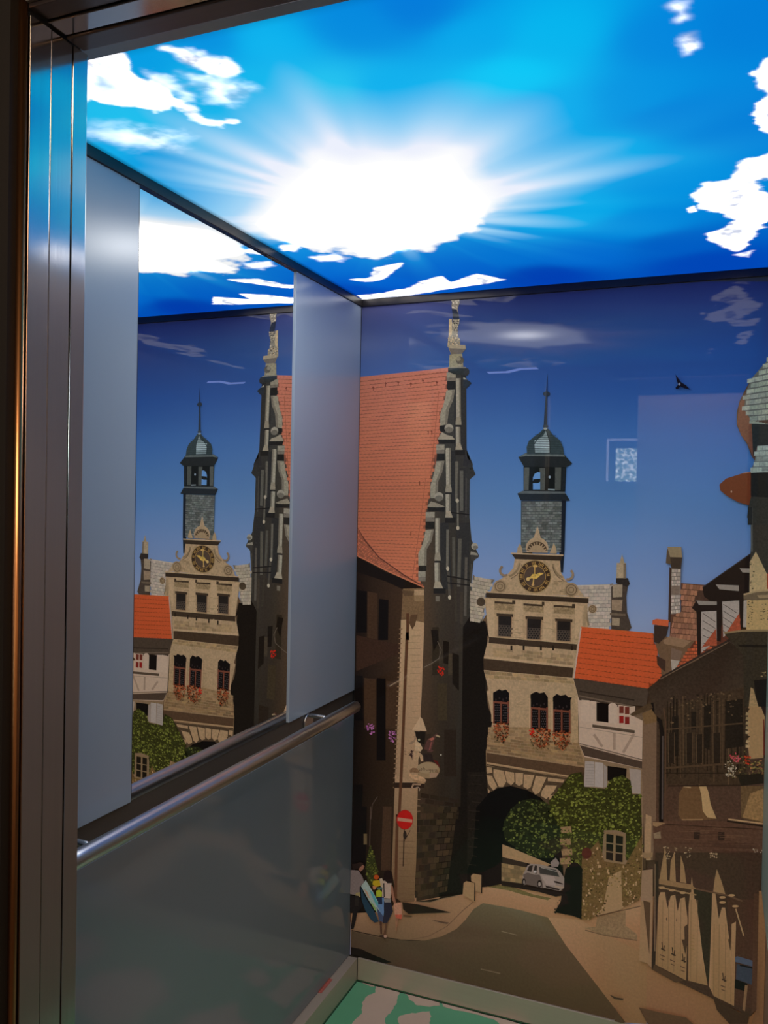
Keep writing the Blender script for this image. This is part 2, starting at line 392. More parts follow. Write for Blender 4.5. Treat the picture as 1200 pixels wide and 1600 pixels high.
# clouds
CL = [
    ([(131, 92), (165, 82), (192, 84), (200, 105), (216, 120), (240, 130), (262, 143), (271, 156), (262, 168), (240, 172), (215, 168), (190, 165), (160, 160), (140, 150), (120, 165), (110, 120)], 1.0, .006, .02),
    ([(252, 74), (285, 78), (320, 92), (360, 98), (373, 110), (352, 118), (320, 114), (295, 104), (275, 84)], .95, .012, .035),
    ([(300, 118), (350, 120), (378, 138), (350, 156), (325, 150), (310, 135)], .45, .03, .05),
    ([(232, 116), (270, 130), (300, 146), (296, 152), (260, 140)], .4, .02, .04),
    ([(275, 160), (300, 168), (318, 184), (350, 190), (345, 198), (310, 190), (292, 180)], .8, .008, .03),
    ([(355, 186), (368, 188), (364, 193), (354, 192)], .8, .006, .02),
    ([(135, 205), (200, 200), (270, 215), (260, 228), (190, 222)], .45, .05, .05),
    ([(550, 437), (578, 434), (588, 419), (628, 411), (608, 430), (592, 438), (570, 440)], 1.0, .006, .02),
    ([(560, 462), (600, 458), (640, 450), (655, 440), (690, 432), (705, 441), (745, 428), (787, 437), (762, 443), (700, 451), (640, 462), (566, 470)], 1.0, .006, .016),
    ([(486, 402), (520, 397), (545, 402), (530, 408), (500, 408)], .55, .012, .03),
    ([(440, 385), (465, 382), (462, 392), (445, 392)], .7, .006, .03),
    ([(1080, 305), (1105, 286), (1143, 279), (1150, 258), (1200, 240), (1230, 240), (1230, 278), (1180, 282), (1200, 305), (1225, 330), (1200, 345), (1182, 360), (1165, 382), (1150, 392), (1122, 382), (1100, 368), (1130, 356), (1152, 343), (1128, 331), (1092, 326), (1094, 316)], 1.0, .008, .03),
    ([(1074, 326), (1084, 322), (1088, 330), (1078, 332)], .9, .004, .01),
    ([(1230, 80), (1195, 92), (1184, 112), (1196, 150), (1170, 180), (1188, 204), (1230, 210)], 1.0, .006, .03),
    ([(1056, 8), (1068, 10), (1072, 28), (1062, 32)], .7, .014, .02),
    ([(1070, 56), (1080, 55), (1090, 76), (1074, 84), (1068, 74)], .8, .012, .02),
    ([(1150, 398), (1175, 392), (1170, 402)], .6, .008, .02),
]
for (pl, am, soft, wb) in CL:
    q = [cpt(*v) for v in pl]
    s_ = sdf(q, GX, GY) + ((fbm(GX * 26 + 3, GY * 40 + 9, 6) - 0.5) * wb * 1.15)
    m_ = sstep(-soft, soft, s_) * am
    shade = sstep(.26, .50, fbm(GX * 20 + 50, GY * 20 + 7, 6) + 0.5 * np.clip(s_, -.05, .12))
    cc = np.array([0.62, 0.66, 0.80]) * (1 - shade[..., None]) + np.array([2.5, 2.45, 2.45]) * shade[..., None]
    skyc = skyc * (1 - m_[..., None]) + np.maximum(cc, skyc * 0.6) * m_[..., None]
# inner hollow of the left cloud
s_ = sdf([cpt(*v) for v in [(134, 112), (160, 104), (182, 122), (186, 140), (160, 146), (134, 136)]], GX, GY)
m_ = sstep(-.03, .03, s_ + (fbm(GX * 18, GY * 18) - .5) * .05) * .93
skyc = skyc * (1 - m_[..., None]) + np.array(lin3((120, 180, 225))) * m_[..., None]
# light box fades out along its edges
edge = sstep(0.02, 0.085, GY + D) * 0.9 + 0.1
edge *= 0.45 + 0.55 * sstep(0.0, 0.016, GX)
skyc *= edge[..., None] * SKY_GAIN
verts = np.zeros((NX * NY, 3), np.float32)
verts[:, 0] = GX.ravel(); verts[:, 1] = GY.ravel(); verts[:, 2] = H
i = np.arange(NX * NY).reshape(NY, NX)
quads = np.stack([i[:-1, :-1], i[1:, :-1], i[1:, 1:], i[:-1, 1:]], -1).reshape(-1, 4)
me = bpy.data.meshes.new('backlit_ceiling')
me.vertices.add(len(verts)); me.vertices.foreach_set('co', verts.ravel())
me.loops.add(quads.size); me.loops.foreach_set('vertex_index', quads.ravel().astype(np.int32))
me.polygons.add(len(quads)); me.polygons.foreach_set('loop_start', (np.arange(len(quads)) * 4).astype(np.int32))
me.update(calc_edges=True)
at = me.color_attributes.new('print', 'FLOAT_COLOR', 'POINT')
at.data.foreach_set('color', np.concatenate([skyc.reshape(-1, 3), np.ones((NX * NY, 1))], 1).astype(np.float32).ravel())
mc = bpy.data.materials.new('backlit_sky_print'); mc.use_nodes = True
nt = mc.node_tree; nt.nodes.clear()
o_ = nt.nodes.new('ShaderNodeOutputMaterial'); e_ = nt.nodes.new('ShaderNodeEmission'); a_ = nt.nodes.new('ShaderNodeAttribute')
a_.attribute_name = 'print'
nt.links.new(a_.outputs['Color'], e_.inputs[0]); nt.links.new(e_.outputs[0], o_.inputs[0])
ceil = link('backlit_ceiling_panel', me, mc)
tag(ceil, 'backlit ceiling panel printed with a blue sky, sunburst and white clouds', 'ceiling light')

# ------------------------------------------------------------------ printed back wall (glossy photo print of an old town gate)
mp_ = bpy.data.materials.new('glossy_photo_print'); mp_.use_nodes = True
nt = mp_.node_tree; b_ = nt.nodes['Principled BSDF']
a_ = nt.nodes.new('ShaderNodeAttribute'); a_.attribute_name = 'print'
tc = nt.nodes.new('ShaderNodeTexCoord'); nz = nt.nodes.new('ShaderNodeTexNoise')
nz.inputs['Scale'].default_value = 150; nz.inputs['Detail'].default_value = 4; nz.inputs['Roughness'].default_value = 0.65
nt.links.new(tc.outputs['Object'], nz.inputs['Vector'])
m1 = nt.nodes.new('ShaderNodeMath'); m1.operation = 'SUBTRACT'; m1.inputs[1].default_value = 0.5
m2 = nt.nodes.new('ShaderNodeMath'); m2.operation = 'MULTIPLY'
m3 = nt.nodes.new('ShaderNodeMath'); m3.operation = 'MULTIPLY_ADD'; m3.inputs[1].default_value = 4.2; m3.inputs[2].default_value = 1.0
nt.links.new(nz.outputs['Fac'], m1.inputs[0]); nt.links.new(m1.outputs[0], m2.inputs[0]); nt.links.new(a_.outputs['Alpha'], m2.inputs[1]); nt.links.new(m2.outputs[0], m3.inputs[0])
vm = nt.nodes.new('ShaderNodeVectorMath'); vm.operation = 'SCALE'
nt.links.new(a_.outputs['Color'], vm.inputs[0]); nt.links.new(m3.outputs[0], vm.inputs['Scale'])
nt.links.new(vm.outputs[0], b_.inputs['Base Color'])
b_.inputs['Roughness'].default_value = 0.6
b_.inputs['Specular IOR Level'].default_value = 0.0
b_.inputs['Coat Weight'].default_value = 1.0
b_.inputs['Coat Roughness'].default_value = 0.006
b_.inputs['Coat IOR'].default_value = 1.36

# light falling on the wall, measured on a plain grey panel: used to turn colours seen in the photograph into print colours
EZ = [2.12, 2.0, 1.85, 1.7, 1.5, 1.3, 1.1, .9, .7, .5, .3, .12]
EX = [.06, .35, .65, .95, 1.17]
ET = np.array([
 [(0.313,0.335,0.442),(0.484,0.510,0.629),(0.172,0.210,0.378),(0.138,0.179,0.345),(0.118,0.155,0.295)],
 [(0.319,0.346,0.437),(0.433,0.468,0.577),(0.278,0.325,0.460),(0.215,0.259,0.386),(0.187,0.230,0.329)],
 [(0.350,0.370,0.431),(0.437,0.466,0.545),(0.349,0.389,0.479),(0.272,0.310,0.399),(0.225,0.265,0.338)],
 [(0.349,0.362,0.407),(0.426,0.447,0.500),(0.364,0.391,0.453),(0.293,0.322,0.380),(0.241,0.275,0.328)],
 [(0.348,0.347,0.367),(0.412,0.417,0.439),(0.380,0.387,0.414),(0.319,0.331,0.358),(0.266,0.286,0.312)],
 [(0.389,0.362,0.349),(0.454,0.425,0.407),(0.437,0.409,0.391),(0.386,0.367,0.354),(0.329,0.323,0.316)],
 [(0.380,0.342,0.313),(0.440,0.397,0.358),(0.429,0.387,0.350),(0.384,0.353,0.324),(0.338,0.322,0.296)],
 [(0.328,0.289,0.251),(0.402,0.356,0.309),(0.403,0.355,0.309),(0.360,0.326,0.287),(0.320,0.298,0.264)],
 [(0.299,0.257,0.212),(0.365,0.320,0.268),(0.366,0.324,0.272),(0.339,0.303,0.257),(0.299,0.278,0.239)],
 [(0.286,0.245,0.196),(0.336,0.294,0.238),(0.344,0.301,0.243),(0.315,0.278,0.227),(0.268,0.240,0.198)],
 [(0.272,0.232,0.181),(0.317,0.280,0.219),(0.321,0.284,0.221),(0.293,0.260,0.207),(0.246,0.217,0.174)],
 [(0.264,0.223,0.170),(0.301,0.270,0.204),(0.300,0.275,0.206),(0.274,0.253,0.196),(0.236,0.218,0.169)]])
EGAIN = 0.88
def light_at(x, z):
    z = min(max(z, EZ[-1]), EZ[0]); x = min(max(x, EX[0]), EX[-1])
    i = 0
    while i < len(EZ) - 2 and z < EZ[i + 1]: i += 1
    j = 0
    while j < len(EX) - 2 and x > EX[j + 1]: j += 1
    a = (EZ[i] - z) / (EZ[i] - EZ[i + 1]); b = (x - EX[j]) / (EX[j + 1] - EX[j])
    return ((ET[i, j] * (1 - b) + ET[i, j + 1] * b) * (1 - a) + (ET[i + 1, j] * (1 - b) + ET[i + 1, j + 1] * b) * a) * EGAIN

mural = boxes('mural_panel', [((0.0006, 0.0003, SK), (W - 0.0005, 0.0036, PT))], M_shell)
tag(mural, 'glossy back wall panel printed with a photograph of an old town gate and clock tower', 'mural')

LIFT = [0.0]
class Pr:
    """one printed motif: flat coloured outlines lying on the panel"""
    def __init__(s, name, parent=None, label=None):
        s.name, s.parent, s.label = name, parent, label
        s.v, s.c, s.f = [], [], []
        s.up()
    def up(s):
        LIFT[0] += 0.000005; s.off = LIFT[0]
    def poly(s, pts, col, g=0.12, cols=None, keep=False):
        if not keep:
            LIFT[0] += 0.0000026; s.off = LIFT[0]
        b = len(s.v)
        for k, (x, y) in enumerate(pts):
            w = hit(x, y, 1, -s.off)
            X = min(max(w[0], 0.0008), W - 0.0008); Z = min(max(w[2], SK + 0.0004), PT - 0.0004)
            s.v.append((X, -s.off, Z))
            c = np.array(lin3(cols[min(k, len(cols) - 1)] if cols else col)) / light_at(X, Z)
            c = np.clip(c, 0, None); c = c * min(1.0, 0.92 / max(c.max(), 1e-6))
            s.c.append((*c, g))
        s.f.append(tuple(range(b, b + len(pts))))
    def rect(s, x0, y0, x1, y1, col, g=0.12, tr=None):
        q = [(x0, y0), (x1, y0), (x1, y1), (x0, y1)]
        s.poly(tr(q) if tr else q, col, g)
    def ell(s, cx, cy, rx, ry, col, n=22, g=0.12, a0=0.0, a1=2 * math.pi, tr=None):
        full = abs(a1 - a0) > 6.28
        q = [(cx + rx * math.cos(a0 + (a1 - a0) * k / n), cy + ry * math.sin(a0 + (a1 - a0) * k / n)) for k in range(n if full else n + 1)]
        s.poly(tr(q) if tr else q, col, g)
    def stroke(s, pts, w, col, g=0.12, tr=None):
        if tr:
            sc = abs(tr([(1, 0)])[0][0] - tr([(0, 0)])[0][0]); pts = tr(pts)
            w = [v * sc for v in w] if isinstance(w, (list, tuple)) else w * sc
        n = len(pts); L, R_ = [], []
        for i, p in enumerate(pts):
            a = pts[max(i - 1, 0)]; b = pts[min(i + 1, n - 1)]
            dx, dy = b[0] - a[0], b[1] - a[1]; l = math.hypot(dx, dy) or 1
            ww = (w[i] if isinstance(w, (list, tuple)) else w) / 2
            L.append((p[0] - dy / l * ww, p[1] + dx / l * ww)); R_.append((p[0] + dy / l * ww, p[1] - dx / l * ww))
        s.up()
        for i in range(n - 1):
            s.poly([L[i], L[i + 1], R_[i + 1], R_[i]], col, g, keep=True)
    def arc(s, cx, cy, r, w, a0, a1, col, n=16, tr=None, ry=1.0, g=0.12):
        s.stroke([(cx + r * math.cos(a0 + (a1 - a0) * k / n), cy + ry * r * math.sin(a0 + (a1 - a0) * k / n)) for k in range(n + 1)], w, col, g, tr)
    def tiles(s, quad, nr, nc, col, jt=0.1, gap=0.12, vgap=0.06, inside=None, stag=True, wav=0.0, g=0.15, hue=1.5):
        s.up()
        tl, tr_, br, bl = quad
        B = lambda u, v: tuple((tl[k] * (1 - u) + tr_[k] * u) * (1 - v) + (bl[k] * (1 - u) + br[k] * u) * v for k in (0, 1))
        for r in range(nr):
            for c in range(-1, nc + 1):
                o = 0.5 * (r % 2) if stag else 0
                u0_, u1_ = (c + o + vgap * .5) / nc, (c + 1 + o - vgap * .5) / nc
                u0_, u1_ = max(u0_, 0), min(u1_, 1)
                if u1_ - u0_ < 0.002: continue
                v0_, v1_ = (r + gap * .5) / nr, (r + 1 - gap * .5) / nr
                m = B((u0_ + u1_) / 2, (v0_ + v1_) / 2)
                if inside and not pin(m, inside): continue
                k = 1 + random.uniform(-jt, jt)
                cc = tuple(v * k + random.uniform(-hue, hue) for v in col)
                q = [B(u0_, v0_), B(u1_, v0_), B(u1_, v1_), B(u0_, v1_)]
                if wav:
                    md = B((u0_ + u1_) / 2, v1_)
                    q = [q[0], q[1], q[2], (md[0], md[1] + wav), q[3]]
                s.poly(q, cc, g, keep=True)
    def scatter(s, region, n, sz, cols, g=0.1, asp=0.8):
        xs = [p[0] for p in region]; ys = [p[1] for p in region]
        k = 0; t = 0; s.up(); base = s.off
        while k < n and t < n * 20:
            t += 1
            p = (random.uniform(min(xs), max(xs)), random.uniform(min(ys), max(ys)))
            if not pin(p, region): continue
            k += 1
            r = random.uniform(*sz); th = random.uniform(0, 6.28); c = random.choice(cols); j = random.uniform(.82, 1.15)
            m = random.choice((4, 5, 6))
            q = []
            for i in range(m):
                a = th + 6.283 * i / m; rr_ = r * random.uniform(.65, 1.15)
                q.append((p[0] + rr_ * math.cos(a), p[1] + rr_ * asp * math.sin(a)))
            s.off = base + (k % 14) * 0.0000026
            s.poly(q, tuple(v * j for v in c), g, keep=True)
        LIFT[0] = base + 15 * 0.0000026; s.off = LIFT[0]
    def done(s):
        me = bpy.data.meshes.new(s.name); me.from_pydata(s.v, [], s.f); me.update()
        at = me.color_attributes.new('print', 'FLOAT_COLOR', 'POINT')
        at.data.foreach_set('color', np.array(s.c, np.float32).ravel())
        me.validate()
        # outlines face the car
        bm = bmesh.new(); bm.from_mesh(me)
        for f in bm.faces:
            f.normal_update()
            if f.normal.y > 0: f.normal_flip()
        bm.to_mesh(me); bm.free()
        o = link(s.name, me, mp_, s.parent or mural)
        if s.label: o['label'] = s.label
        return o

def pin(p, poly):
    x, y = p; c = False; n = len(poly)
    for i in range(n):
        x1, y1_ = poly[i]; x2, y2 = poly[(i + 1) % n]
        if (y1_ > y) != (y2 > y) and x < (x2 - x1) * (y - y1_) / (y2 - y1_) + x1: c = not c
    return c
def crop(x0, y0, s): return lambda pts: [(x0 + x / s, y0 + y / s) for x, y in pts]
A = crop(540, 440, 4.8); B_ = crop(540, 700, 4.8); C_ = crop(540, 980, 4.8); D_ = crop(540, 1260, 4.8)
E_ = crop(740, 560, 4.615); F_ = crop(730, 820, 4.444); G_ = crop(730, 1080, 4.286); H_ = crop(730, 1360, 4.286)
I_ = crop(920, 540, 4.286); J_ = crop(960, 820, 5.0); K_ = crop(960, 1080, 5.0); L_ = crop(960, 1320, 5.0)
P_ = crop(545, 1330, 10.0); CK = crop(780, 860, 10.909); CR = crop(800, 1330, 12.0); SG = crop(625, 1140, 15.0); PN = crop(690, 460, 10.0)
lerp = lambda a, b, t: tuple(a[i] + (b[i] - a[i]) * t for i in range(len(a)))

# ---- sky
S = Pr('printed_sky')
stops = [(440, (22, 34, 80)), (480, (24, 42, 94)), (540, (24, 54, 112)), (600, (26, 64, 126)), (680, (42, 84, 142)), (780, (62, 102, 150)), (880, (84, 112, 154)), (980, (100, 118, 148)), (1060, (104, 118, 144)), (1700, (104, 118, 144))]
def skyc_(y):
    for (a, ca), (b, cb) in zip(stops, stops[1:]):
        if y <= b: return lerp(ca, cb, max(0, (y - a) / (b - a)))
    return stops[-1][1]
nxs = [540, 640, 740, 860, 980, 1100, 1225]
nys = list(range(440, 1120, 20)) + [1120, 1700]
for ya, yb in zip(nys, nys[1:]):
    for xa, xb in zip(nxs, nxs[1:]):
        q = [(xa, ya), (xb, ya), (xb, yb), (xa, yb)]
        S.poly(q, None, 0.0, [tuple(v + ((980 - x) / 440 * (14, 8, 2)[k] * (1.5 if x < 700 else 1) + (8, 2, -3)[k]) for k, v in enumerate(skyc_(y))) for x, y in q])  # greyer towards the left: a pale reflection painted into the sky colours
S.done()
# thin printed clouds in the sky
for pl, c in (([(760, 581), (790, 580), (812, 575), (838, 574), (842, 577), (815, 578), (795, 583), (764, 584)], (92, 112, 168)),):
    Q = Pr('printed_cloud'); Q.poly(pl, c, 0.05); Q.done()

Q = Pr('printed_town_backdrop')
Q.poly([(545, 905), (660, 905), (735, 930), (735, 1000), (735, 1420), (545, 1440)], (30, 22, 16), .2)
Q.poly([(735, 1000), (760, 960), (900, 985), (905, 1060), (905, 1200), (900, 1420), (735, 1420)], (84, 64, 46), .2)
Q.poly([(895, 1066), (1012, 1078), (1040, 1020), (1100, 930), (1150, 930), (1230, 1000), (1230, 1500), (895, 1430)], (58, 43, 31), .2)
Q.done()
# ---- ground: pavements, road
Q = Pr('printed_pavement')
Q.poly([(545, 1425), (700, 1385), (760, 1375), (900, 1400), (1020, 1400), (1230, 1500), (1230, 1640), (545, 1640)], None, 0.10,
       [(118, 86, 62), (128, 95, 68), (128, 98, 70), (134, 104, 74), (128, 96, 68), (116, 82, 54), (104, 72, 46), (70, 54, 38)])
Q.up()
Q.poly(H_([(540, 315), (760, 330), (900, 420), (1200, 560), (1200, 1029), (1060, 1029), (870, 770), (660, 500)]), None, 0.10,
       [(134, 102, 72), (130, 98, 69), (120, 90, 62), (114, 84, 55), (102, 75, 47), (100, 72, 46), (112, 80, 52), (126, 92, 65)])
Q.up()
Q.stroke(D_([(480, 1000), (620, 975), (760, 900), (880, 780), (960, 715)]), 1.2, (84, 62, 44))
Q.stroke(D_([(45, 930), (250, 975), (420, 1003), (560, 1008)]), 1.6, (34, 24, 18))
Q.poly(H_([(785, 385), (930, 440), (1140, 470), (1140, 430), (1060, 370), (1060, 270), (870, 310), (860, 380)]), (108, 84, 58), 0.3)
Q.stroke(H_([(865, 308), (1160, 240)]), 1.4, (72, 54, 38))
Q.stroke(H_([(790, 400), (920, 435), (1140, 470)]), 1.6, (86, 64, 44))
Q.poly(H_([(150, 85), (300, 110), (440, 160), (560, 185), (540, 200), (380, 165), (280, 135), (140, 110)]), (84, 74, 42), 0.3)
Q.done()
Q = Pr('printed_road')
road = D_([(45, 935), (250, 982), (480, 1008), (600, 1005), (720, 975), (830, 920), (900, 850), (960, 770), (1030, 725), (1200, 755)]) + H_([(350, 265), (540, 315), (660, 500), (870, 770), (1060, 1029)]) + [(800, 1640), (545, 1640)]
Q.poly(road, None, 0.10, [(62, 48, 34)] * 3 + [(66, 52, 36)] * 4 + [(76, 64, 46), (82, 70, 50), (84, 74, 54), (84, 74, 54), (80, 66, 44), (72, 56, 38), (66, 50, 32), (60, 44, 28), (58, 44, 28), (54, 40, 28)])
Q.up()
Q.poly(D_([(40, 1055), (120, 1070), (200, 1110), (345, 1168), (300, 1180), (40, 1120)]), (16, 12, 9), 0.05)
Q.stroke(H_([(230, 408), (330, 432)]), 1.2, (100, 84, 62)); Q.stroke(H_([(90, 660), (220, 690)]), 1.4, (98, 82, 60)); Q.stroke(D_([(1020, 1220), (1160, 1252)]), 1.2, (84, 66, 48))
Q.done()

# ---- town house at the left: facade in shade
LB = Pr('printed_town_house', label='printed town house with a steep red tiled roof and dark scrolled gable')
LB.poly(B_([(60, 800), (590, 1040), (600, 1440)]) + C_([(560, 680), (540, 1260)]) + D_([(530, 300), (515, 715), (385, 720), (300, 790), (40, 800)]), None, 0.2,
        [(24, 16, 12), (60, 42, 28), (64, 44, 30), (58, 40, 27), (50, 34, 23), (46, 32, 22), (44, 30, 20), (34, 24, 16), (22, 16, 12), (14, 10, 8)])
LB.up()
LB.poly(B_([(80, 815), (300, 930), (590, 1045), (560, 1070), (430, 1060), (300, 1000), (80, 930)]), (20, 14, 11), 0.1)
for q in (B_([(85, 1065), (160, 1075), (160, 1385), (80, 1385)]), B_([(250, 1130), (322, 1140), (318, 1440), (245, 1440)]), C_([(235, 380), (300, 385), (300, 1000), (232, 1000)]), C_([(65, 360), (130, 365), (130, 700), (62, 700)]), C_([(245, 0), (318, 0), (300, 90), (250, 90)]), C_([(60, 1180), (130, 1180), (120, 1440), (58, 1440)]), D_([(45, 0), (160, 0), (150, 450), (45, 450)])):
    LB.poly(q, (13, 9, 8), 0.1)
for q in (B_([(165, 1075), (240, 1090), (235, 1440), (160, 1440)]), C_([(140, 380), (225, 390), (225, 760), (140, 760)]), C_([(305, 400), (395, 420), (385, 760), (300, 760)]), D_([(280, 0), (345, 0), (335, 480), (265, 480)])):
    LB.poly(q, (52, 35, 23), 0.25)
LB.poly(C_([(80, 60), (400, 130), (400, 200), (80, 330)]), (46, 29, 20), 0.25)
LB.up()
LB.stroke(C_([(330, 442), (398, 400)]), 1.2, (92, 70, 50)); LB.stroke(C_([(190, 1440), (200, 1330), (240, 1270)]), 1.3, (58, 44, 36)); LB.stroke(D_([(188, 0), (180, 300)]), 1.3, (60, 46, 36)); LB.rect(135, 205, 160, 285, (78, 62, 40), tr=D_)
# shaded gable front
LB.up()
gab = A([(820, 690), (905, 690), (905, 780), (908, 1260), (955, 1370), (930, 1440)]) + B_([(905, 10), (975, 200), (932, 235), (930, 520), (945, 690), (1000, 805), (960, 850), (945, 1000), (940, 1280)]) + C_([(1060, 0), (1060, 560), (1050, 1440)]) + D_([(1000, 0), (950, 560), (880, 660), (700, 680), (530, 712), (530, 300)]) + C_([(540, 1260), (560, 680), (590, 0)]) + B_([(570, 1020), (530, 900), (560, 700), (590, 500), (625, 300), (655, 10)]) + A([(680, 1200), (690, 1010), (745, 790), (755, 690)])
LB.poly(gab, None, 0.2, [(48, 46, 44)] * 6 + [(46, 43, 38)] * 9 + [(30, 24, 18), (30, 23, 17), (24, 18, 13), (16, 12, 9), (16, 12, 9), (20, 14, 10), (34, 25, 17), (46, 34, 23), (50, 37, 25), (50, 37, 25), (56, 42, 29), (62, 48, 36), (60, 48, 38), (58, 48, 40), (56, 48, 42), (54, 50, 46), (54, 50, 46), (52, 50, 46), (52, 50, 46)])
LB.up()
# deep shadow falling on the gatehouse
LB.poly(B_([(940, 1250), (1000, 1290), (1050, 1300), (1080, 1440)]) + C_([(1060, 60), (1070, 220), (1045, 450), (1070, 600), (1110, 700), (1060, 830), (1055, 1000), (1055, 1240), (1000, 1300), (1000, 1440), (860, 1440), (870, 880), (880, 0)]), (21, 16, 12), 0.25)
LB.poly(D_([(690, 0), (1000, 0), (955, 540), (880, 655), (700, 680), (680, 400)]), (20, 15, 11), 0.3)
LB.up()
for x0, y0, x1, y1, c in ((690, 420, 760, 700, (50, 40, 27)), (650, 0, 700, 360, (40, 32, 23)), (770, 200, 830, 360, (58, 48, 36)), (740, 770, 830, 1120, (34, 25, 18)), (560, 800, 640, 1000, (44, 33, 24))):
    LB.rect(x0, y0, x1, y1, c, 0.25, C_)
for q in (C_([(640, 20), (690, 20), (700, 110), (660, 180)]), C_([(730, 100), (775, 110), (770, 280), (735, 270)]), C_([(800, 190), (850, 210), (850, 480), (800, 420)])):
    LB.poly(q, (24, 18, 13), 0.2)
LB.stroke(C_([(590, 300), (640, 275), (700, 235), (718, 170), (690, 105)]), 1.0, (84, 72, 60))
LB.tiles(C_([(560, 1240), (850, 1290), (850, 1440), (545, 1440)]), 5, 4, (42, 31, 21), .2, .15, .1)
LB.tiles(D_([(535, 0), (840, 0), (760, 640), (520, 690)]), 14, 6, (44, 33, 22), .25, .12, .08)
LB.done()
LBO = bpy.data.objects['printed_town_house']

# roof
Q = Pr('printed_roof', LBO)
roof = A([(60, 722), (770, 650), (765, 700), (755, 820), (730, 930), (705, 1010), (706, 1150), (690, 1220), (682, 1310), (668, 1440)]) + B_([(672, 40), (660, 140), (636, 250), (634, 330), (612, 440), (600, 520), (596, 610), (570, 720), (546, 800), (545, 1000), (585, 1030), (560, 1030), (330, 905), (60, 700)])
Q.poly(roof, None, 0.05, [(112, 62, 50)] * 3 + [(118, 66, 50)] * 8 + [(122, 66, 46)] * 12 + [(112, 62, 44)])
Q.up()
rq = [(556, 591), (703, 574), (703, 915), (548, 905)]
for r in range(62):
    t0_ = (r / 62) ** 0.93; t1_ = ((r + 0.80) / 62) ** 0.93
    t1_ = t0_ + (((r + 1) / 62) ** 0.93 - t0_) * 0.80
    n = 22
    for c in range(n):
        o = 0.5 * (r % 2)
        ua, ub = (c + o) / n, (c + 1 + o) / n
        Bq = lambda u, v: tuple((rq[0][k] * (1 - u) + rq[1][k] * u) * (1 - v) + (rq[3][k] * (1 - u) + rq[2][k] * u) * v for k in (0, 1))
        m = Bq((ua + ub) / 2, (t0_ + t1_) / 2)
        if not pin(m, roof): continue
        k = random.uniform(.93, 1.06)
        base = lerp((166, 102, 84), (188, 108, 78), min(1, (m[1] - 580) / 200))
        md = Bq((ua + ub) / 2, t1_ + 0.0022)
        Q.poly([Bq(ua, t0_), Bq(ub, t0_), Bq(ub, t1_), md, Bq(ua, t1_)], tuple(v * k for v in base), 0.10, keep=True)
Q.up()
Q.stroke(A([(60, 722), (770, 652)]), 2.0, (172, 104, 88))
for x, y in ((208, 800), (300, 768), (395, 760), (490, 770), (580, 745), (685, 760), (620, 1130), (645, 1130)):
    Q.stroke(A([(x - 8, y - 6), (x + 8, y - 2)]), 1.2, (88, 42, 34)); Q.stroke(A([(x, y - 14), (x, y + 18)]), 1.0, (96, 48, 38))
for x, y in ((555, 265), (490, 640)): Q.stroke(B_([(x, y - 14), (x, y + 16)]), 1.2, (88, 40, 28))
Q.stroke(A([(700, 820), (640, 1440)]), .8, (130, 70, 50)); Q.stroke(B_([(600, 230), (560, 560), (500, 980)]), .8, (130, 70, 50))
Q.up()
lowroof = B_([(60, 610), (250, 815), (440, 950), (590, 1040), (540, 1025), (320, 920), (60, 800)])
Q.poly(lowroof, (120, 66, 48), 0.2)
Q.up()
Q.tiles(B_([(60, 620), (585, 1030), (585, 1045), (60, 805)]), 10, 26, (140, 80, 58), .18, .25, .3, lowroof)
Q.up(); Q.stroke(B_([(60, 600), (150, 700), (250, 820), (440, 955), (570, 1030)]), 1.8, (74, 40, 32)); Q.stroke(B_([(60, 805), (320, 925), (590, 1045)]), 2.2, (150, 88, 62))
Q.done()

# gable ornament: scrolls, balls, colonnettes
lit, mid_, dk = (134, 124, 106), (86, 80, 70), (30, 28, 26)
Q = Pr('printed_gable_ornament', LBO)
for tr, bl in ((A, [((848, 760), (850, 1262), 70), ((885, 700), (885, 1270), 40)]), (B_, [((880, 150), (880, 480), 50), ((790, 20), (800, 540), 70), ((730, 560), (760, 1060), 80), ((860, 560), (860, 980), 60), ((910, 560), (905, 1000), 40)])):
    for a, b, w in bl: Q.stroke(tr([a, b]), w / 4.8, (40, 38, 36), 0.25)
Q.up()
for tr, a, b, w, c in ((A, (862, 730), (866, 1040), 12, dk), (A, (835, 1350), (835, 1440), 18, mid_), (B_, (832, 100), (830, 400), 18, mid_), (B_, (840, 400), (842, 600), 14, mid_), (B_, (870, 170), (870, 470), 26, (78, 74, 66)), (B_, (905, 180), (902, 520), 10, (60, 56, 52)),
                       (B_, (765, 610), (762, 900), 18, mid_), (B_, (810, 670), (812, 960), 22, (70, 66, 58)), (B_, (858, 680), (848, 1040), 26, (74, 69, 60)), (B_, (905, 820), (896, 1260), 20, (72, 66, 58)), (B_, (945, 870), (930, 1200), 10, (62, 58, 50)),
                       (B_, (770, 920), (780, 1120), 18, (64, 58, 50)), (B_, (820, 980), (830, 1300), 18, (50, 44, 36)), (B_, (870, 1080), (868, 1320), 20, (54, 46, 38)), (B_, (690, 1110), (690, 1150), 30, (90, 82, 70))):
    Q.stroke(tr([a, b]), w / 4.8, c, 0.2)
for x, y in ((838, 395), (766, 905), (842, 600), (780, 1120)): Q.ell(x, y, 12, 16, (150, 138, 118), 10, tr=B_)
for y0, y1 in ((480, 500), (960, 990), (1010, 1030)): Q.stroke(B_([(760, y0), (930, y1)]), 2, (28, 25, 23))
for tr, pl in ((A, [(755, 815), (820, 810), (806, 890), (775, 960), (762, 1070), (708, 1080), (708, 1000), (735, 920), (750, 860)]), (B_, [(680, 100), (742, 95), (725, 180), (695, 250), (690, 375), (636, 375), (635, 290), (662, 190)]), (B_, [(600, 615), (662, 610), (645, 700), (608, 760), (606, 882), (545, 882), (545, 790), (582, 710)])):
    Q.poly(tr(pl), (122, 114, 98), 0.3)
Q.up()
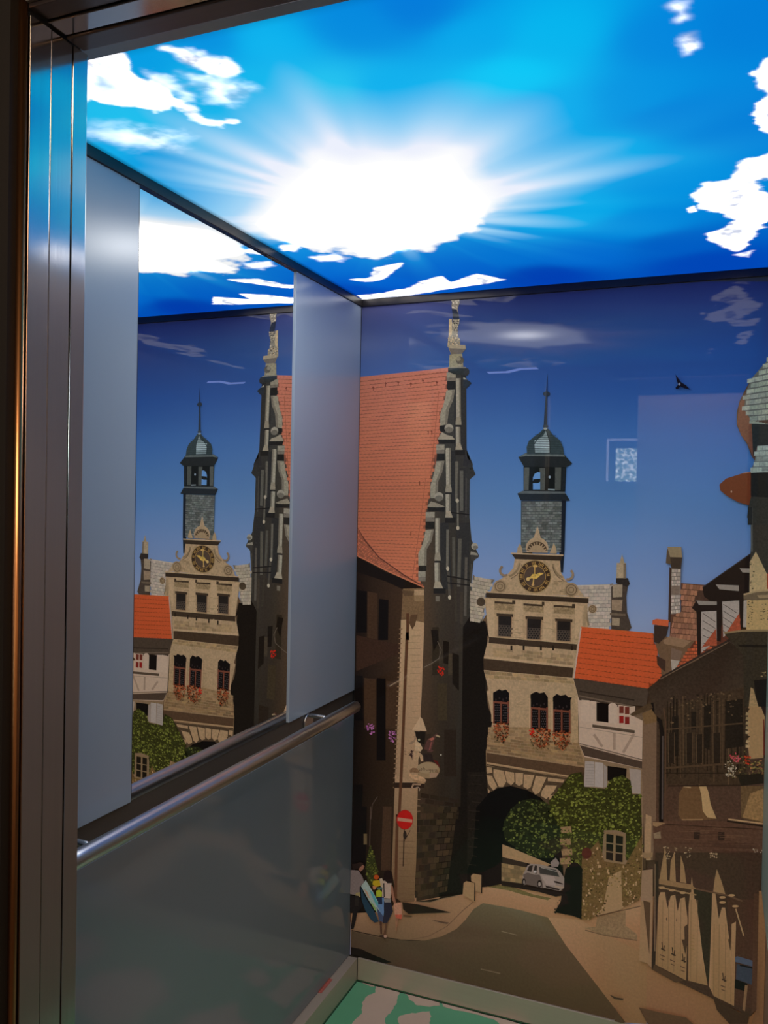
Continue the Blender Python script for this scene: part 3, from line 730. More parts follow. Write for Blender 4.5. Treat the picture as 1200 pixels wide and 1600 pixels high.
for tr, pl in ((A, [(800, 815), (820, 812), (806, 890), (775, 960), (762, 1070), (745, 1070), (752, 960), (790, 880)]), (B_, [(722, 98), (742, 96), (725, 180), (695, 250), (690, 375), (672, 375), (676, 250), (706, 180)]), (B_, [(645, 612), (662, 610), (645, 700), (608, 760), (606, 882), (588, 882), (592, 755), (628, 690)])):
    Q.poly(tr(pl), (98, 90, 78), 0.3)
for tr, x0, y0, x1, y1 in ((A, 757, 680, 826, 745), (A, 680, 1222, 742, 1290), (B_, 600, 480, 668, 552), (B_, 545, 925, 600, 1000)):
    Q.rect(x0, y0, x1, y1, (120, 112, 98), 0.3, tr); Q.rect(x0, y0 + 40, x1, y1, (96, 88, 78), 0.3, tr)
for tr, x0, y0, x1, y1 in ((A, 762, 745, 822, 808), (A, 684, 1290, 742, 1342), (B_, 600, 552, 664, 606), (B_, 548, 882, 606, 922), (A, 708, 1080, 752, 1125)):
    Q.rect(x0, y0, x1, y1, dk, 0.2, tr)
Q.up()
for tr, x, y, r in ((A, 775, 1100, 33), (B_, 700, 365, 34), (B_, 968, 737, 25)):
    Q.ell(x, y, r, r, (128, 120, 106), 18, 0.2, tr=tr); 
Q.up()
for tr, x, y, r in ((A, 775, 1112, 30), (B_, 700, 377, 30), (B_, 974, 745, 20)):
    Q.ell(x, y, r, r * .7, (92, 86, 76), 18, 0.2, tr=tr)
for tr, pl, c in ((A, [(690, 1182), (722, 1128), (760, 1150), (800, 1160), (820, 1184), (760, 1192)], (126, 116, 100)), (A, [(690, 1184), (824, 1184), (824, 1215), (700, 1215)], dk), (B_, [(610, 440), (640, 400), (690, 415), (745, 440), (700, 448)], (118, 108, 92)), (B_, [(612, 445), (748, 445), (740, 478), (620, 470)], dk), (B_, [(935, 780), (960, 770), (1002, 806), (995, 822), (945, 850)], (52, 48, 44)), (B_, [(940, 775), (985, 790), (995, 806), (935, 800)], (118, 110, 96)),
                 (A, [(910, 735), (945, 762), (920, 790), (880, 800), (880, 740)], (44, 43, 42)), (A, [(890, 1300), (940, 1350), (955, 1380), (930, 1400), (880, 1380)], (40, 38, 38)), (B_, [(900, 140), (945, 110), (955, 135), (930, 160), (972, 195), (930, 240), (900, 220)], (44, 42, 40))):
    Q.poly(tr(pl), c, 0.2)
Q.up()
for tr, a, b, w in ((A, (845, 725), (848, 1045), 34), (A, (842, 1090), (845, 1260), 34), (A, (767, 1262), (770, 1440), 34), (B_, (770, 0), (772, 300), 36), (B_, (768, 345), (770, 520), 36), (B_, (690, 525), (690, 800), 34), (B_, (684, 860), (688, 1050), 36)):
    Q.stroke(tr([a, b]), w / 4.8, (132, 124, 108), 0.25)
    a2 = (a[0] + w * .36, a[1]); b2 = (b[0] + w * .36, b[1])
Q.up()
for tr, a, b, w in ((A, (857, 725), (860, 1045), 12), (A, (854, 1090), (858, 1260), 12), (A, (780, 1262), (783, 1440), 12), (B_, (783, 0), (785, 300), 12), (B_, (781, 345), (782, 520), 12), (B_, (702, 525), (702, 800), 12), (B_, (697, 860), (700, 1050), 12)):
    Q.stroke(tr([a, b]), w / 4.8, (96, 88, 76), 0.2)
for tr, x, y, w in ((A, 846, 1055, 44), (B_, 772, 312, 46), (B_, 690, 825, 46)):
    Q.poly(tr([(x - w / 2 + 6, y - 40), (x + w / 2 - 6, y - 40), (x + w / 2, y), (x + w / 2, y + 20), (x - w / 2, y + 20), (x - w / 2, y)]), (118, 108, 92), 0.2)
    Q.rect(x - w / 2, y + 22, x + w / 2, y + 34, dk, .1, tr)
for tr, x, y, w in ((A, 850, 1262, 56), (B_, 775, 522, 58), (B_, 695, 1052, 72)):
    Q.poly(tr([(x - w * .35, y - 50), (x + w * .2, y - 50), (x + w / 2, y), (x - w / 2, y)]), (130, 118, 100), 0.2)
    Q.rect(x - w / 2, y, x + w / 2 + 20, y + 40, (30, 27, 25), .1, tr)
# pinnacle with statue
Q.up()
Q.poly(PN([(115, 380), (160, 385), (165, 640), (90, 830), (110, 640)]), (150, 132, 104), 0.3)
Q.poly(PN([(165, 60), (240, 55), (285, 120), (250, 230), (270, 340), (275, 450), (250, 520), (250, 640), (290, 720), (290, 800), (110, 800), (110, 690), (165, 620), (165, 450), (180, 350), (155, 180)]), (112, 104, 92), 0.4)
Q.up()
Q.poly(PN([(160, 225), (235, 235), (265, 310), (275, 400), (180, 390)]), (36, 38, 46), 0.2)
Q.scatter(PN([(150, 70), (280, 80), (240, 230), (170, 230)]), 16, (1.2, 2.6), [(150, 142, 130), (120, 112, 100), (86, 80, 74), (168, 160, 146)])
Q.scatter(PN([(165, 390), (275, 390), (255, 640), (165, 640)]), 46, (.7, 1.8), [(150, 138, 116), (44, 38, 34), (128, 116, 96), (168, 156, 132), (60, 52, 46)])
Q.scatter(PN([(110, 650), (285, 650), (290, 790), (105, 790)]), 46, (.8, 2.2), [(158, 140, 110), (128, 112, 88), (86, 72, 56), (176, 158, 128)])
Q.poly(PN([(90, 790), (370, 790), (380, 850), (320, 920), (150, 940), (110, 840)]), (132, 118, 96), 0.2)
Q.poly(PN([(115, 840), (380, 850), (320, 920), (150, 940)]), (92, 82, 72), 0.2)
Q.poly(PN([(125, 940), (320, 925), (340, 1130), (115, 1140)]), (122, 114, 92), 0.3)
Q.up()
Q.ell(285, 1030, 62, 65, (78, 72, 62), 18, .3, tr=PN); Q.ell(265, 1010, 36, 36, (112, 104, 88), 14, .3, tr=PN); Q.poly(PN([(240, 1130), (275, 1080), (310, 1130)]), (130, 122, 104))
Q.poly(PN([(100, 1150), (380, 1150), (400, 1210), (380, 1260), (200, 1250), (100, 1205)]), (40, 42, 42), .2); Q.ell(390, 1210, 45, 60, (44, 44, 46), 14, .2, tr=PN)
Q.poly(PN([(340, 1260), (400, 1330), (470, 1385), (390, 1470), (340, 1440)]), (36, 40, 46), .2); Q.poly(PN([(340, 1290), (400, 1330), (340, 1330)]), (130, 126, 116))
Q.rect(100, 1135, 380, 1152, (110, 104, 92), .1, PN)
Q.done()

# lit corner pillar with drain pipe
Q = Pr('printed_corner_pillar', LBO)
pil = B_([(415, 1290), (470, 1285), (590, 1310)]) + C_([(590, 0), (585, 100), (570, 500), (560, 690), (545, 1000), (540, 1260)]) + D_([(535, 100), (530, 400), (515, 715), (420, 720), (385, 690), (345, 480), (360, 100)]) + C_([(360, 1440), (372, 1100), (385, 800), (398, 500), (412, 100)])
Q.poly(B_([(430, 1055), (590, 1050), (590, 1320), (415, 1320)]), (92, 70, 48), .3)
Q.up()
Q.poly(pil, None, 0.12, [(142, 116, 86)] * 3 + [(146, 116, 88), (146, 116, 88), (142, 112, 86), (140, 110, 82), (132, 103, 76), (126, 98, 70), (112, 86, 60), (96, 73, 48), (86, 64, 42), (80, 60, 40), (84, 62, 42), (96, 72, 50), (104, 80, 56), (112, 86, 62), (122, 95, 70), (130, 102, 76), (138, 110, 82), (142, 114, 86)])
Q.up()
Q.rect(515, 1062, 588, 1105, (138, 112, 84), .2, B_); Q.rect(515, 1106, 590, 1150, (112, 88, 62), .2, B_); Q.poly(B_([(420, 1065), (515, 1075), (500, 1110), (440, 1110)]), (72, 54, 38)); Q.poly(B_([(475, 1310), (490, 1250), (540, 1250), (520, 1330), (500, 1360)]), (70, 50, 34))
for k in range(30):
    y = 20 + k * 47
    if y < 850 or y > 1260: Q.stroke(C_([(470 + random.uniform(-10, 40), y + 1400 * 0), (560, y + random.uniform(-5, 5))]), .7, (116, 90, 66), .1)
for k in range(34):
    y = 10 + k * 36; x = 410 - k * 1.4
    Q.rect(x - 8, y, x + 16, y + 8, (104, 78, 56), .2, C_)
for k in range(14):
    y = 80 + k * 44
    Q.stroke(D_([(400, y + 180 if y + 180 < 700 else 690), (520, y + 184 if y + 184 < 705 else 700)]), .7, (82, 60, 42), .1)
Q.rect(360, 1160, 590, 1205, (36, 24, 17), .2, C_); Q.poly(C_([(370, 1110), (480, 1140), (600, 1150), (600, 1165), (370, 1165)]), (128, 100, 74), .2)
Q.up(); Q.stroke(B_([(465, 1240), (465, 1440)]) + C_([(462, 40), (445, 450), (432, 780), (415, 1150), (400, 1440)]) + D_([(388, 60), (378, 500), (375, 690)]), 4.6, (68, 42, 27), .15)
Q.done()

# lantern hood, figure and oval sign on the pillar
Q = Pr('printed_shop_sign', LBO, 'oval shop sign with a carved figure on the pillar')
Q.poly(C_([(560, 670), (578, 690), (608, 780), (500, 772)]), (150, 122, 94), .1)
Q.poly(C_([(515, 780), (600, 785), (590, 880), (540, 860)]), (26, 20, 15), .1)
Q.poly(SG([(360, 250), (470, 320), (530, 440), (480, 520), (350, 490)]), (146, 120, 92), .2); Q.poly(SG([(330, 540), (470, 540), (540, 620), (545, 740), (490, 750), (460, 620), (400, 760), (320, 740)]), (136, 108, 80), .2)
Q.poly(SG([(200, 330), (330, 240), (360, 60), (375, 220), (330, 300), (260, 350)]), (112, 88, 68), .1); Q.poly(SG([(220, 600), (260, 470), (300, 500), (290, 720), (270, 650)]), (44, 26, 24)); Q.ell(445, 240, 28, 28, (120, 112, 86), 10, tr=SG)
Q.up()
Q.poly(SG([(640, 240), (760, 170), (850, 90), (940, 150), (930, 180), (840, 170), (800, 260), (740, 470), (800, 490), (740, 530), (640, 520), (640, 480), (560, 460), (600, 330)]), (66, 42, 36), .2)
Q.poly(SG([(660, 220), (780, 180), (810, 220), (740, 260)]), (126, 70, 56)); Q.poly(SG([(830, 150), (870, 120), (940, 160), (930, 185)]), (124, 106, 78)); Q.stroke(SG([(740, 290), (690, 480)]), 2, (104, 58, 50))
Q.scatter(SG([(100, 400), (330, 400), (320, 600), (100, 620)]), 26, (.6, 1.3), [(84, 60, 44), (150, 118, 90), (60, 42, 32), (112, 86, 66)])
Q.poly(SG([(540, 560), (740, 560), (800, 760), (560, 750)]), (36, 26, 22), .2); Q.ell(960, 592, 18, 22, (150, 140, 124), 10, tr=SG); Q.poly(SG([(770, 700), (880, 740), (940, 900), (850, 800)]), (70, 22, 18))
Q.up()
Q.ell(660, 950, 270, 195, (114, 90, 64), 30, .1, tr=SG)
Q.up()
Q.ell(640, 900, 240, 130, (120, 98, 72), 26, .05, tr=SG); Q.poly(SG([(690, 1010), (900, 1020), (850, 1120), (700, 1140)]), (124, 96, 74), .05)
# the weathered lettering of the sign, only half legible
for q in ([(440, 900), (455, 960)], [(455, 960), (480, 940)], [(490, 910), (505, 960), (525, 930), (505, 905), (490, 925)], [(545, 880), (560, 960), (585, 945), (575, 905), (555, 920)], [(610, 915), (620, 960), (650, 965), (660, 920)], [(690, 925), (680, 960), (710, 970), (720, 930), (695, 925)], [(720, 930), (715, 1000), (680, 1015)], [(745, 960), (785, 945), (770, 920), (745, 945), (755, 990), (790, 990)], [(820, 930), (830, 990), (860, 1000)], [(850, 920), (870, 990), (900, 1005)]):
    Q.stroke(SG(q), .75, (62, 44, 32), .05)
Q.poly(SG([(220, 960), (300, 890), (400, 910), (470, 1000), (380, 1010), (300, 1000), (240, 1010)]), (98, 70, 48), .3); Q.poly(SG([(200, 1010), (290, 1060), (420, 1060), (560, 1130), (620, 1190), (560, 1220), (300, 1160), (220, 1090)]), (142, 110, 80), .3); Q.poly(SG([(280, 1170), (580, 1220), (580, 1270), (450, 1260), (320, 1230)]), (124, 94, 66), .3)
Q.poly(SG([(300, 1260), (500, 1270), (480, 1310), (330, 1300), (250, 1450), (220, 1450)]), (118, 92, 70), .2); Q.arc(410, 1400, 50, 22, 3.4, 7.2, (112, 92, 74), 12, SG)
Q.done()

# flowers on the left facade, planted cone
for x, y, r, c in ((185, 760, 32, [(150, 84, 128), (122, 60, 104), (176, 112, 150)]), (350, 815, 34, [(134, 76, 112), (108, 58, 92), (160, 100, 136)]), (718, 325, 26, [(190, 36, 22), (150, 26, 18), (214, 60, 34)])):
    Q = Pr('printed_flowers', LBO); Q.scatter(C_([(x - r, y - r * 1.3), (x + r * .8, y - r), (x + r, y + r * .8), (x, y + r * 1.6), (x - r, y + r * .5)]), 34, (.8, 1.9), c); Q.done()
Q = Pr('printed_cone_shrub')
con = D_([(185, 285), (205, 340), (245, 480), (235, 600), (170, 600), (150, 450), (165, 360)])
Q.poly(con, (38, 38, 16), .3); Q.up(); Q.scatter(con, 110, (.8, 2.0), [(64, 64, 22), (82, 80, 30), (48, 48, 16), (28, 28, 12)]); Q.done()

# no entry sign
Q = Pr('printed_no_entry_sign', None, 'round red no entry sign')
Q.stroke(D_([(440, 170), (432, 450)]), 1.6, (42, 28, 20)); Q.stroke(D_([(440, 260), (485, 180)]), 1.0, (42, 28, 20)); Q.ell(445, 215, 14, 30, (36, 26, 20), 10, tr=D_)
Q.up(); Q.ell(444, 100, 62, 74, (120, 26, 20), 30, .04, tr=D_); Q.up(); Q.ell(446, 100, 57, 69, (152, 22, 18), 30, .04, tr=D_); Q.up()
Q.poly(D_([(390, 82), (500, 98), (500, 122), (390, 108)]), (168, 116, 92), .05); Q.done()

# ---- gatehouse
stone, stone2, shd = (140, 116, 86), (122, 100, 72), (58, 44, 32)
GH = Pr('printed_gatehouse', label='printed sandstone gatehouse with clock gable and round archway')
# slate roofs left and right of the gable
sl = F_([(40, 345), (70, 372), (190, 380), (130, 470), (120, 560), (110, 670), (20, 670), (20, 560)])
GH.poly(sl, (92, 82, 70), .2)
sr = F_([(740, 420), (985, 413), (1012, 405), (1012, 520), (985, 725), (780, 730), (780, 500)])
GH.poly(sr, (100, 90, 80), .2)
GH.up()
GH.tiles(F_([(20, 350), (200, 385), (140, 690), (20, 670)]), 12, 6, (140, 126, 108), .06, .16, .04, sl, wav=.4)
GH.tiles(F_([(740, 425), (1020, 418), (1000, 730), (740, 730)]), 12, 8, (144, 130, 116), .06, .14, .04, sr, wav=.4)
GH.up()
GH.stroke(F_([(740, 424), (990, 418)]), 1.6, (166, 152, 134))
# right stepped gable end
for q, c in (([(1075, 390), (1118, 410), (1105, 500), (1110, 610), (1142, 715), (1120, 735), (1000, 728), (1000, 430)], (58, 48, 40)), ([(1038, 265), (1102, 265), (1100, 372), (1036, 372)], (136, 118, 94)), ([(1058, 268), (1075, 205), (1092, 268)], (130, 112, 88)), ([(1034, 370), (1116, 370), (1130, 410), (1112, 432), (1034, 404)], (40, 34, 30)),
             ([(1010, 415), (1078, 415), (1076, 500), (1010, 505)], (124, 108, 88)), ([(1004, 520), (1078, 520), (1072, 600), (1004, 590)], (118, 98, 78)), ([(990, 612), (1100, 618), (1100, 634), (990, 628)], (84, 70, 56)), ([(1005, 645), (1060, 650), (1056, 702), (1005, 698)], (120, 104, 84))):
    GH.poly(F_(q), c, .25)
GH.rect(1085, 270, 1102, 372, (96, 82, 66), .2, F_)
# main wall
GH.up()
GH.poly(F_([(120, 505), (835, 540), (840, 720), (790, 718), (735, 1065), (770, 1150), (770, 1333)]) + G_([(745, 350), (790, 430), (785, 520), (690, 585), (690, 700), (560, 790), (490, 710), (400, 660), (290, 632), (200, 650), (130, 720), (125, 400), (170, 200), (130, 0)]) + F_([(150, 1150), (115, 1010), (115, 920), (150, 780)]), None, .22,
        [(138, 114, 84), (140, 116, 88), (138, 114, 86), (138, 114, 86), (138, 114, 86), (140, 116, 88), (142, 117, 88), (132, 106, 76), (120, 94, 66), (112, 86, 60), (108, 82, 58), (100, 78, 54), (96, 72, 48), (96, 74, 50), (98, 76, 52), (98, 76, 52), (98, 76, 52), (92, 70, 48), (112, 88, 60), (138, 112, 84), (142, 116, 88)])
GH.up()
# pilasters / frieze
for q in ([(130, 515), (187, 518), (190, 772), (150, 772)], [(335, 525), (385, 528), (385, 785), (318, 780)], [(538, 540), (590, 543), (590, 805), (522, 800)], [(750, 560), (800, 565), (798, 700), (748, 800)]):
    GH.poly(F_(q), (148, 123, 94), .15)
for q in ([(190, 535), (325, 545), (325, 600), (190, 590)], [(392, 552), (530, 560), (530, 610), (392, 600)], [(600, 565), (745, 575), (745, 622), (600, 615)]):
    GH.poly(F_(q), (118, 97, 70), .5)
for q in ([(190, 530), (318, 540), (318, 552), (190, 546)], [(390, 545), (525, 555), (525, 568), (390, 560)], [(600, 556), (745, 566), (745, 578), (600, 570)], [(312, 525), (334, 525), (334, 552), (312, 550)], [(518, 535), (536, 535), (536, 562), (518, 560)], [(728, 550), (748, 550), (748, 580), (728, 578)]):
    GH.poly(F_(q), (52, 40, 29), .2)
# stone courses
GH.tiles(F_([(180, 850), (735, 905), (735, 980), (180, 912)]), 3, 12, (126, 102, 74), .12, .12, .05)
GH.tiles(F_([(120, 1012), (730, 1066), (745, 1105), (130, 1065)]), 2, 16, (124, 100, 70), .14, .14, .06)
GH.tiles(G_([(135, 290), (745, 345), (785, 500), (132, 405)]), 7, 14, (112, 86, 58), .16, .14, .05)
GH.tiles(G_([(140, 240), (420, 240), (420, 330), (140, 310)]), 4, 7, (118, 92, 64), .1, .1, .04)
GH.up()
for k in range(26):
    x = random.uniform(190, 730); y = random.uniform(620, 800)
    GH.stroke(F_([(x, y), (x + random.uniform(20, 60), y + 4)]), .6, (112, 92, 66), .1)
for k in range(30):
    x = random.uniform(290, 700); y = random.uniform(1080, 1300)
    if pin((x, y), [(300, 1080), (420, 1080), (420, 1320), (300, 1320)]) or y < 1110: GH.stroke(F_([(x, y), (x + random.uniform(20, 50), y + 4)]), .6, (122, 98, 72), .1)
# cornices
for a, b, w, c in (((125, 466), (848, 506), 10, (150, 126, 98)), ((130, 488), (842, 528), 34, (46, 35, 26)), ((150, 775), (762, 826), 8, (146, 122, 92)), ((150, 800), (760, 850), 42, (50, 38, 28)), ((118, 918), (740, 984), 14, (150, 124, 94))):
    GH.stroke(F_([a, b]), w / 4.444, c, .15)
GH.poly(F_([(112, 928), (737, 994), (730, 1062), (115, 1008)]), (54, 40, 28), .2)
GH.poly(G_([(128, 412), (785, 512), (785, 545), (690, 582), (130, 478)]), (66, 47, 32), .2)
GH.up()
for x in (300, 385, 505, 590, 720): GH.rect(x, 838, x + 14, 872, (34, 26, 19), .1, F_)
for q in ([(320, 842), (348, 832), (375, 846), (378, 905), (318, 902)], [(522, 862), (550, 852), (580, 866), (582, 925), (520, 920)], [(148, 825), (176, 822), (178, 890), (145, 888)]):
    GH.poly(F_(q), (140, 115, 86), .15)
GH.stroke(G_([(130, 480), (690, 572)]), 2.4, (134, 106, 76), .15); GH.stroke(G_([(130, 492), (680, 588)]), 1.6, (50, 36, 25))
GH.up()
# voussoirs of the arch
GH.poly(G_([(128, 500), (300, 520), (690, 585), (690, 640), (600, 780), (560, 790), (490, 712), (400, 660), (290, 632), (200, 650), (130, 700)]), (62, 47, 33), .3)
for q in ([(132, 508), (165, 512), (168, 545), (134, 552)], [(176, 522), (243, 532), (262, 605), (240, 642), (212, 640), (176, 565)], [(250, 534), (314, 545), (316, 608), (294, 630), (268, 612)], [(322, 546), (375, 548), (371, 622), (346, 635), (324, 620)], [(381, 556), (450, 562), (426, 642), (404, 656), (376, 640)], [(460, 566), (532, 576), (482, 682), (454, 692), (434, 660)],
          [(540, 578), (652, 592), (642, 612), (540, 602)], [(526, 630), (602, 632), (580, 672), (530, 722), (494, 702), (500, 668)], [(130, 562), (165, 566), (202, 640), (176, 666), (142, 622)], [(130, 640), (152, 668), (146, 684), (130, 676)], [(545, 700), (600, 690), (590, 760), (560, 770)]):
    GH.poly(G_(q), (134, 106, 77), .2)
GH.done(); GHO = bpy.data.objects['printed_gatehouse']

# archway opening
Q = Pr('printed_archway', GHO)
Q.poly(G_([(60, 760), (130, 690), (200, 652), (290, 634), (400, 662), (490, 712), (560, 790), (620, 900), (650, 1300), (240, 1290), (130, 1310), (0, 1320), (0, 800)]), (13, 10, 8), .1)
Q.poly(G_([(0, 540), (128, 540), (140, 690), (60, 780), (40, 1100), (0, 1200)]), (26, 20, 15), .3)
Q.up()
for k in range(12):
    Q.stroke(G_([(10 + (k % 2) * 20, 560 + k * 60), (100 - k * 4, 565 + k * 60)]), .9, (38, 30, 22), .2)
Q.poly(G_([(235, 1025), (300, 1050), (560, 1160), (520, 1180), (235, 1110)]), (126, 98, 68), .15); Q.poly(G_([(235, 1112), (400, 1150), (390, 1200), (235, 1160)]), (36, 28, 20)); Q.poly(G_([(230, 1150), (400, 1180), (380, 1290), (230, 1270)]), (94, 76, 50), .2)
Q.up(); Q.tiles(G_([(230, 1150), (400, 1180), (380, 1290), (230, 1270)]), 4, 4, (102, 82, 54), .2, .2, .1)
Q.poly(G_([(230, 1270), (650, 1340), (640, 1371), (230, 1300)]), (24, 18, 12))
Q.done()
Q = Pr('printed_tree')
tr_ = G_([(250, 860), (300, 780), (370, 730), (440, 720), (520, 740), (600, 800), (640, 900), (640, 1060), (560, 1120), (440, 1110), (330, 1050), (255, 1000), (240, 920)])
Q.poly(tr_, (26, 27, 13), .3); Q.up(); Q.scatter(tr_, 420, (1.0, 3.2), [(44, 48, 22), (60, 64, 28), (30, 32, 15), (78, 80, 34), (22, 22, 12)]); Q.up(); Q.scatter(tr_, 120, (.8, 1.8), [(92, 94, 42), (70, 74, 34), (18, 18, 10)])
Q.done()

# slate tower with belfry
Q = Pr('printed_clock_tower', GHO)
Q.poly(E_([(342, 1028), (640, 1028), (636, 1385), (336, 1385)]) + F_([(655, 330), (372, 330)]), (58, 62, 60), .2)
Q.poly(E_([(635, 1020), (665, 1020), (655, 1385)]) + F_([(664, 330), (640, 330), (640, 0)]), (24, 27, 34), .1)
Q.up()
Q.tiles(E_([(350, 1032), (636, 1032), (630, 1400), (342, 1400)]), 20, 9, (84, 86, 82), .2, .18, .06, g=.3)
Q.poly(E_([(322, 712), (375, 682), (652, 692), (712, 758), (662, 788), (365, 785)]), (30, 33, 34), .1)
Q.poly(E_([(360, 780), (668, 785), (660, 960), (360, 955)]), (20, 22, 22), .1)
Q.poly(E_([(315, 975), (352, 955), (655, 960), (696, 1026), (340, 1024)]), (30, 34, 38), .1)
Q.up()
Q.poly(E_([(325, 712), (375, 684), (650, 694), (660, 708), (380, 704)]), (82, 88, 86), .2); Q.poly(E_([(318, 972), (352, 955), (655, 960), (664, 976), (352, 976)]), (76, 80, 80), .2)
for q, c in (([(365, 786), (402, 786), (396, 950), (362, 950)], (70, 72, 68)), ([(476, 790), (516, 790), (512, 950), (480, 950)], (66, 68, 64)), ([(588, 786), (632, 786), (628, 950), (586, 950)], (64, 66, 62)), ([(640, 790), (664, 790), (658, 950), (636, 950)], (28, 31, 34))):
    Q.poly(E_(q), c, .2)
Q.up()
Q.poly(E_([(428, 945), (428, 860), (440, 832), (462, 820), (480, 822), (480, 945)]), (86, 124, 168), 0); Q.up(); Q.poly(E_([(424, 900), (432, 872), (480, 868), (480, 890), (462, 900)]), (22, 24, 24), .1); Q.ell(548, 856, 9, 10, (120, 130, 138), 10, tr=E_); Q.stroke(E_([(536, 945), (586, 948)]), 2, (110, 118, 120))
# dome, spire
Q.poly(E_([(385, 692), (382, 640), (398, 595), (440, 562), (480, 532), (505, 505), (540, 508), (575, 555), (622, 590), (645, 640), (652, 692)]), (44, 54, 56), .2)
Q.up()
Q.poly(E_([(440, 680), (438, 620), (456, 588), (500, 560), (522, 520), (545, 600), (550, 684)]), (104, 116, 118), .2); Q.poly(E_([(440, 590), (545, 588), (550, 650), (440, 645)]), (130, 144, 148), .15)
for k in range(9): Q.stroke(E_([(388 + k * 2 if k < 5 else 400 + (k - 5) * 14, 680 - k * 16), (648 - k * 2 if k < 5 else 636 - (k - 5) * 14, 684 - k * 16)]), .7, (36, 44, 46), .1)
Q.stroke(E_([(440, 680), (436, 620), (470, 565), (515, 515)]), 1.2, (30, 38, 40)); Q.stroke(E_([(550, 684), (548, 600), (522, 515)]), 1.2, (30, 38, 40))
Q.up()
Q.stroke(E_([(517, 500), (520, 380), (525, 270)]), [26 / 4.6, 18 / 4.6, 11 / 4.6], (38, 46, 56), .1); Q.ell(518, 490, 20, 12, (50, 58, 64), 14, tr=E_); Q.ell(517, 507, 14, 8, (120, 126, 122), 12, tr=E_); Q.ell(526, 256, 26, 18, (34, 42, 52), 16, tr=E_); Q.stroke(E_([(527, 240), (530, 170), (534, 112)]), [9 / 4.6, 6 / 4.6, .6 / 4.6], (32, 40, 56), .05)
Q.done()

# clock gable
Q = Pr('printed_clock_gable', GHO)
Q.poly(F_([(330, 235), (645, 245), (650, 330), (690, 395), (770, 440), (810, 495), (160, 470), (190, 400), (270, 355), (320, 300)]), (140, 116, 88), .25)
Q.arc(485, 165, 62, 34, 3.0, 6.4, (140, 118, 92), 18, F_); Q.poly(F_([(412, 190), (425, 120), (485, 85), (545, 120), (560, 195)]), (136, 114, 88), .2)
Q.poly(F_([(462, 88), (475, 50), (487, 8), (500, 50), (510, 88)]), (142, 120, 94), .2); Q.poly(F_([(345, 195), (350, 160), (365, 130), (380, 160), (384, 198)]), (136, 114, 88)); Q.poly(F_([(572, 198), (588, 160), (602, 125), (618, 165), (622, 200)]), (140, 118, 90))
Q.up()
Q.ell(485, 178, 68, 62, (62, 48, 34), 20, a0=math.pi, a1=2 * math.pi, tr=F_); Q.up()
Q.ell(485, 188, 50, 48, (130, 108, 82), 18, a0=math.pi, a1=2 * math.pi, tr=F_)
for k in range(9):
    a = math.pi * (1.06 + .11 * k); Q.stroke(F_([(485 + 46 * math.cos(a), 186 + 44 * math.sin(a)), (485 + 64 * math.cos(a), 180 + 60 * math.sin(a))]), 1.6, (132, 110, 84))
Q.poly(F_([(305, 198), (345, 196), (665, 208), (650, 250), (335, 238)]), (46, 36, 27), .15); Q.stroke(F_([(302, 198), (668, 212)]), 2.2, (150, 126, 98))
# volutes and horns
for x, y, r in ((228, 428, 46), (722, 452, 50), (870, 585, 30), (95, 535, 30)):
    dkk = x < 120
    Q.ell(x, y, r, r, (60, 48, 36) if dkk else (126, 104, 78), 22, .2, tr=F_)
Q.up()
for x, y, r in ((228, 428, 46), (722, 452, 50), (870, 585, 30)):
    Q.arc(x, y, r * .72, 6, 0, 6.283, (84, 66, 48), 20, F_); Q.arc(x, y, r * .36, 6, 0, 6.283, (92, 74, 54), 14, F_)
Q.arc(262, 318, 34, 16, 1.1, 4.2, (112, 92, 70), 12, F_); Q.arc(700, 345, 34, 16, -1.0, 1.9, (118, 97, 74), 12, F_)
Q.arc(255, 255, 110, 14, .1, 1.25, (112, 92, 68), 12, F_); Q.arc(705, 262, 112, 14, 1.95, 3.05, (112, 92, 68), 12, F_)
Q.arc(262, 262, 118, 4, .1, 1.2, (66, 50, 36), 12, F_); Q.arc(712, 275, 118, 4, 1.95, 3.0, (62, 47, 34), 12, F_)
Q.stroke(F_([(825, 560), (830, 640), (845, 700)]), 3, (110, 92, 70)); Q.poly(F_([(810, 560), (835, 560), (825, 700), (805, 700)]), (128, 106, 80), .2)
for k in range(14):
    x = random.uniform(590, 680); y = random.uniform(390, 480); Q.stroke(F_([(x, y), (x + 30, y + 2)]), .6, (104, 84, 60))
Q.done()
Q = Pr('printed_clock', GHO, 'dark round clock face with gilded hands')
Q.ell(605, 445, 285, 285, (128, 104, 70), 40, .15, tr=CK); Q.up(); Q.ell(605, 445, 268, 268, (50, 36, 26), 40, .15, tr=CK); Q.up()
Q.arc(605, 445, 186, 12, 0, 6.283, (126, 98, 56), 40, CK)
for k in range(12):
    a = math.pi * 2 * k / 12 - .02
    for d in (-.16, -.05, .06, .16)[:(2, 3, 4, 3)[k % 4]]:
        Q.stroke(CK([(605 + 205 * math.cos(a + d), 445 + 205 * math.sin(a + d)), (605 + 255 * math.cos(a + d), 445 + 255 * math.sin(a + d))]), 14 / 10.9, (132, 102, 56), .2)
Q.up(); Q.ell(605, 445, 176, 176, (66, 52, 42), 36, .15, tr=CK); Q.up()
for q, w in (([(605, 450), (605, 270)], 18), ([(560, 450), (480, 490)], 34), ([(590, 470), (575, 590)], 20)): Q.stroke(CK(q), w / 10.9, (168, 136, 74), .3)
Q.poly(CK([(540, 440), (570, 400), (640, 405), (680, 380), (770, 385), (700, 430), (640, 480), (580, 490)]), (176, 142, 70), .4); Q.ell(615, 265, 45, 22, (160, 128, 74), 14, .3, tr=CK); Q.ell(490, 490, 32, 30, (158, 130, 80), 12, .3, tr=CK); Q.ell(575, 588, 24, 20, (150, 118, 74), 12, .3, tr=CK)
Q.done()

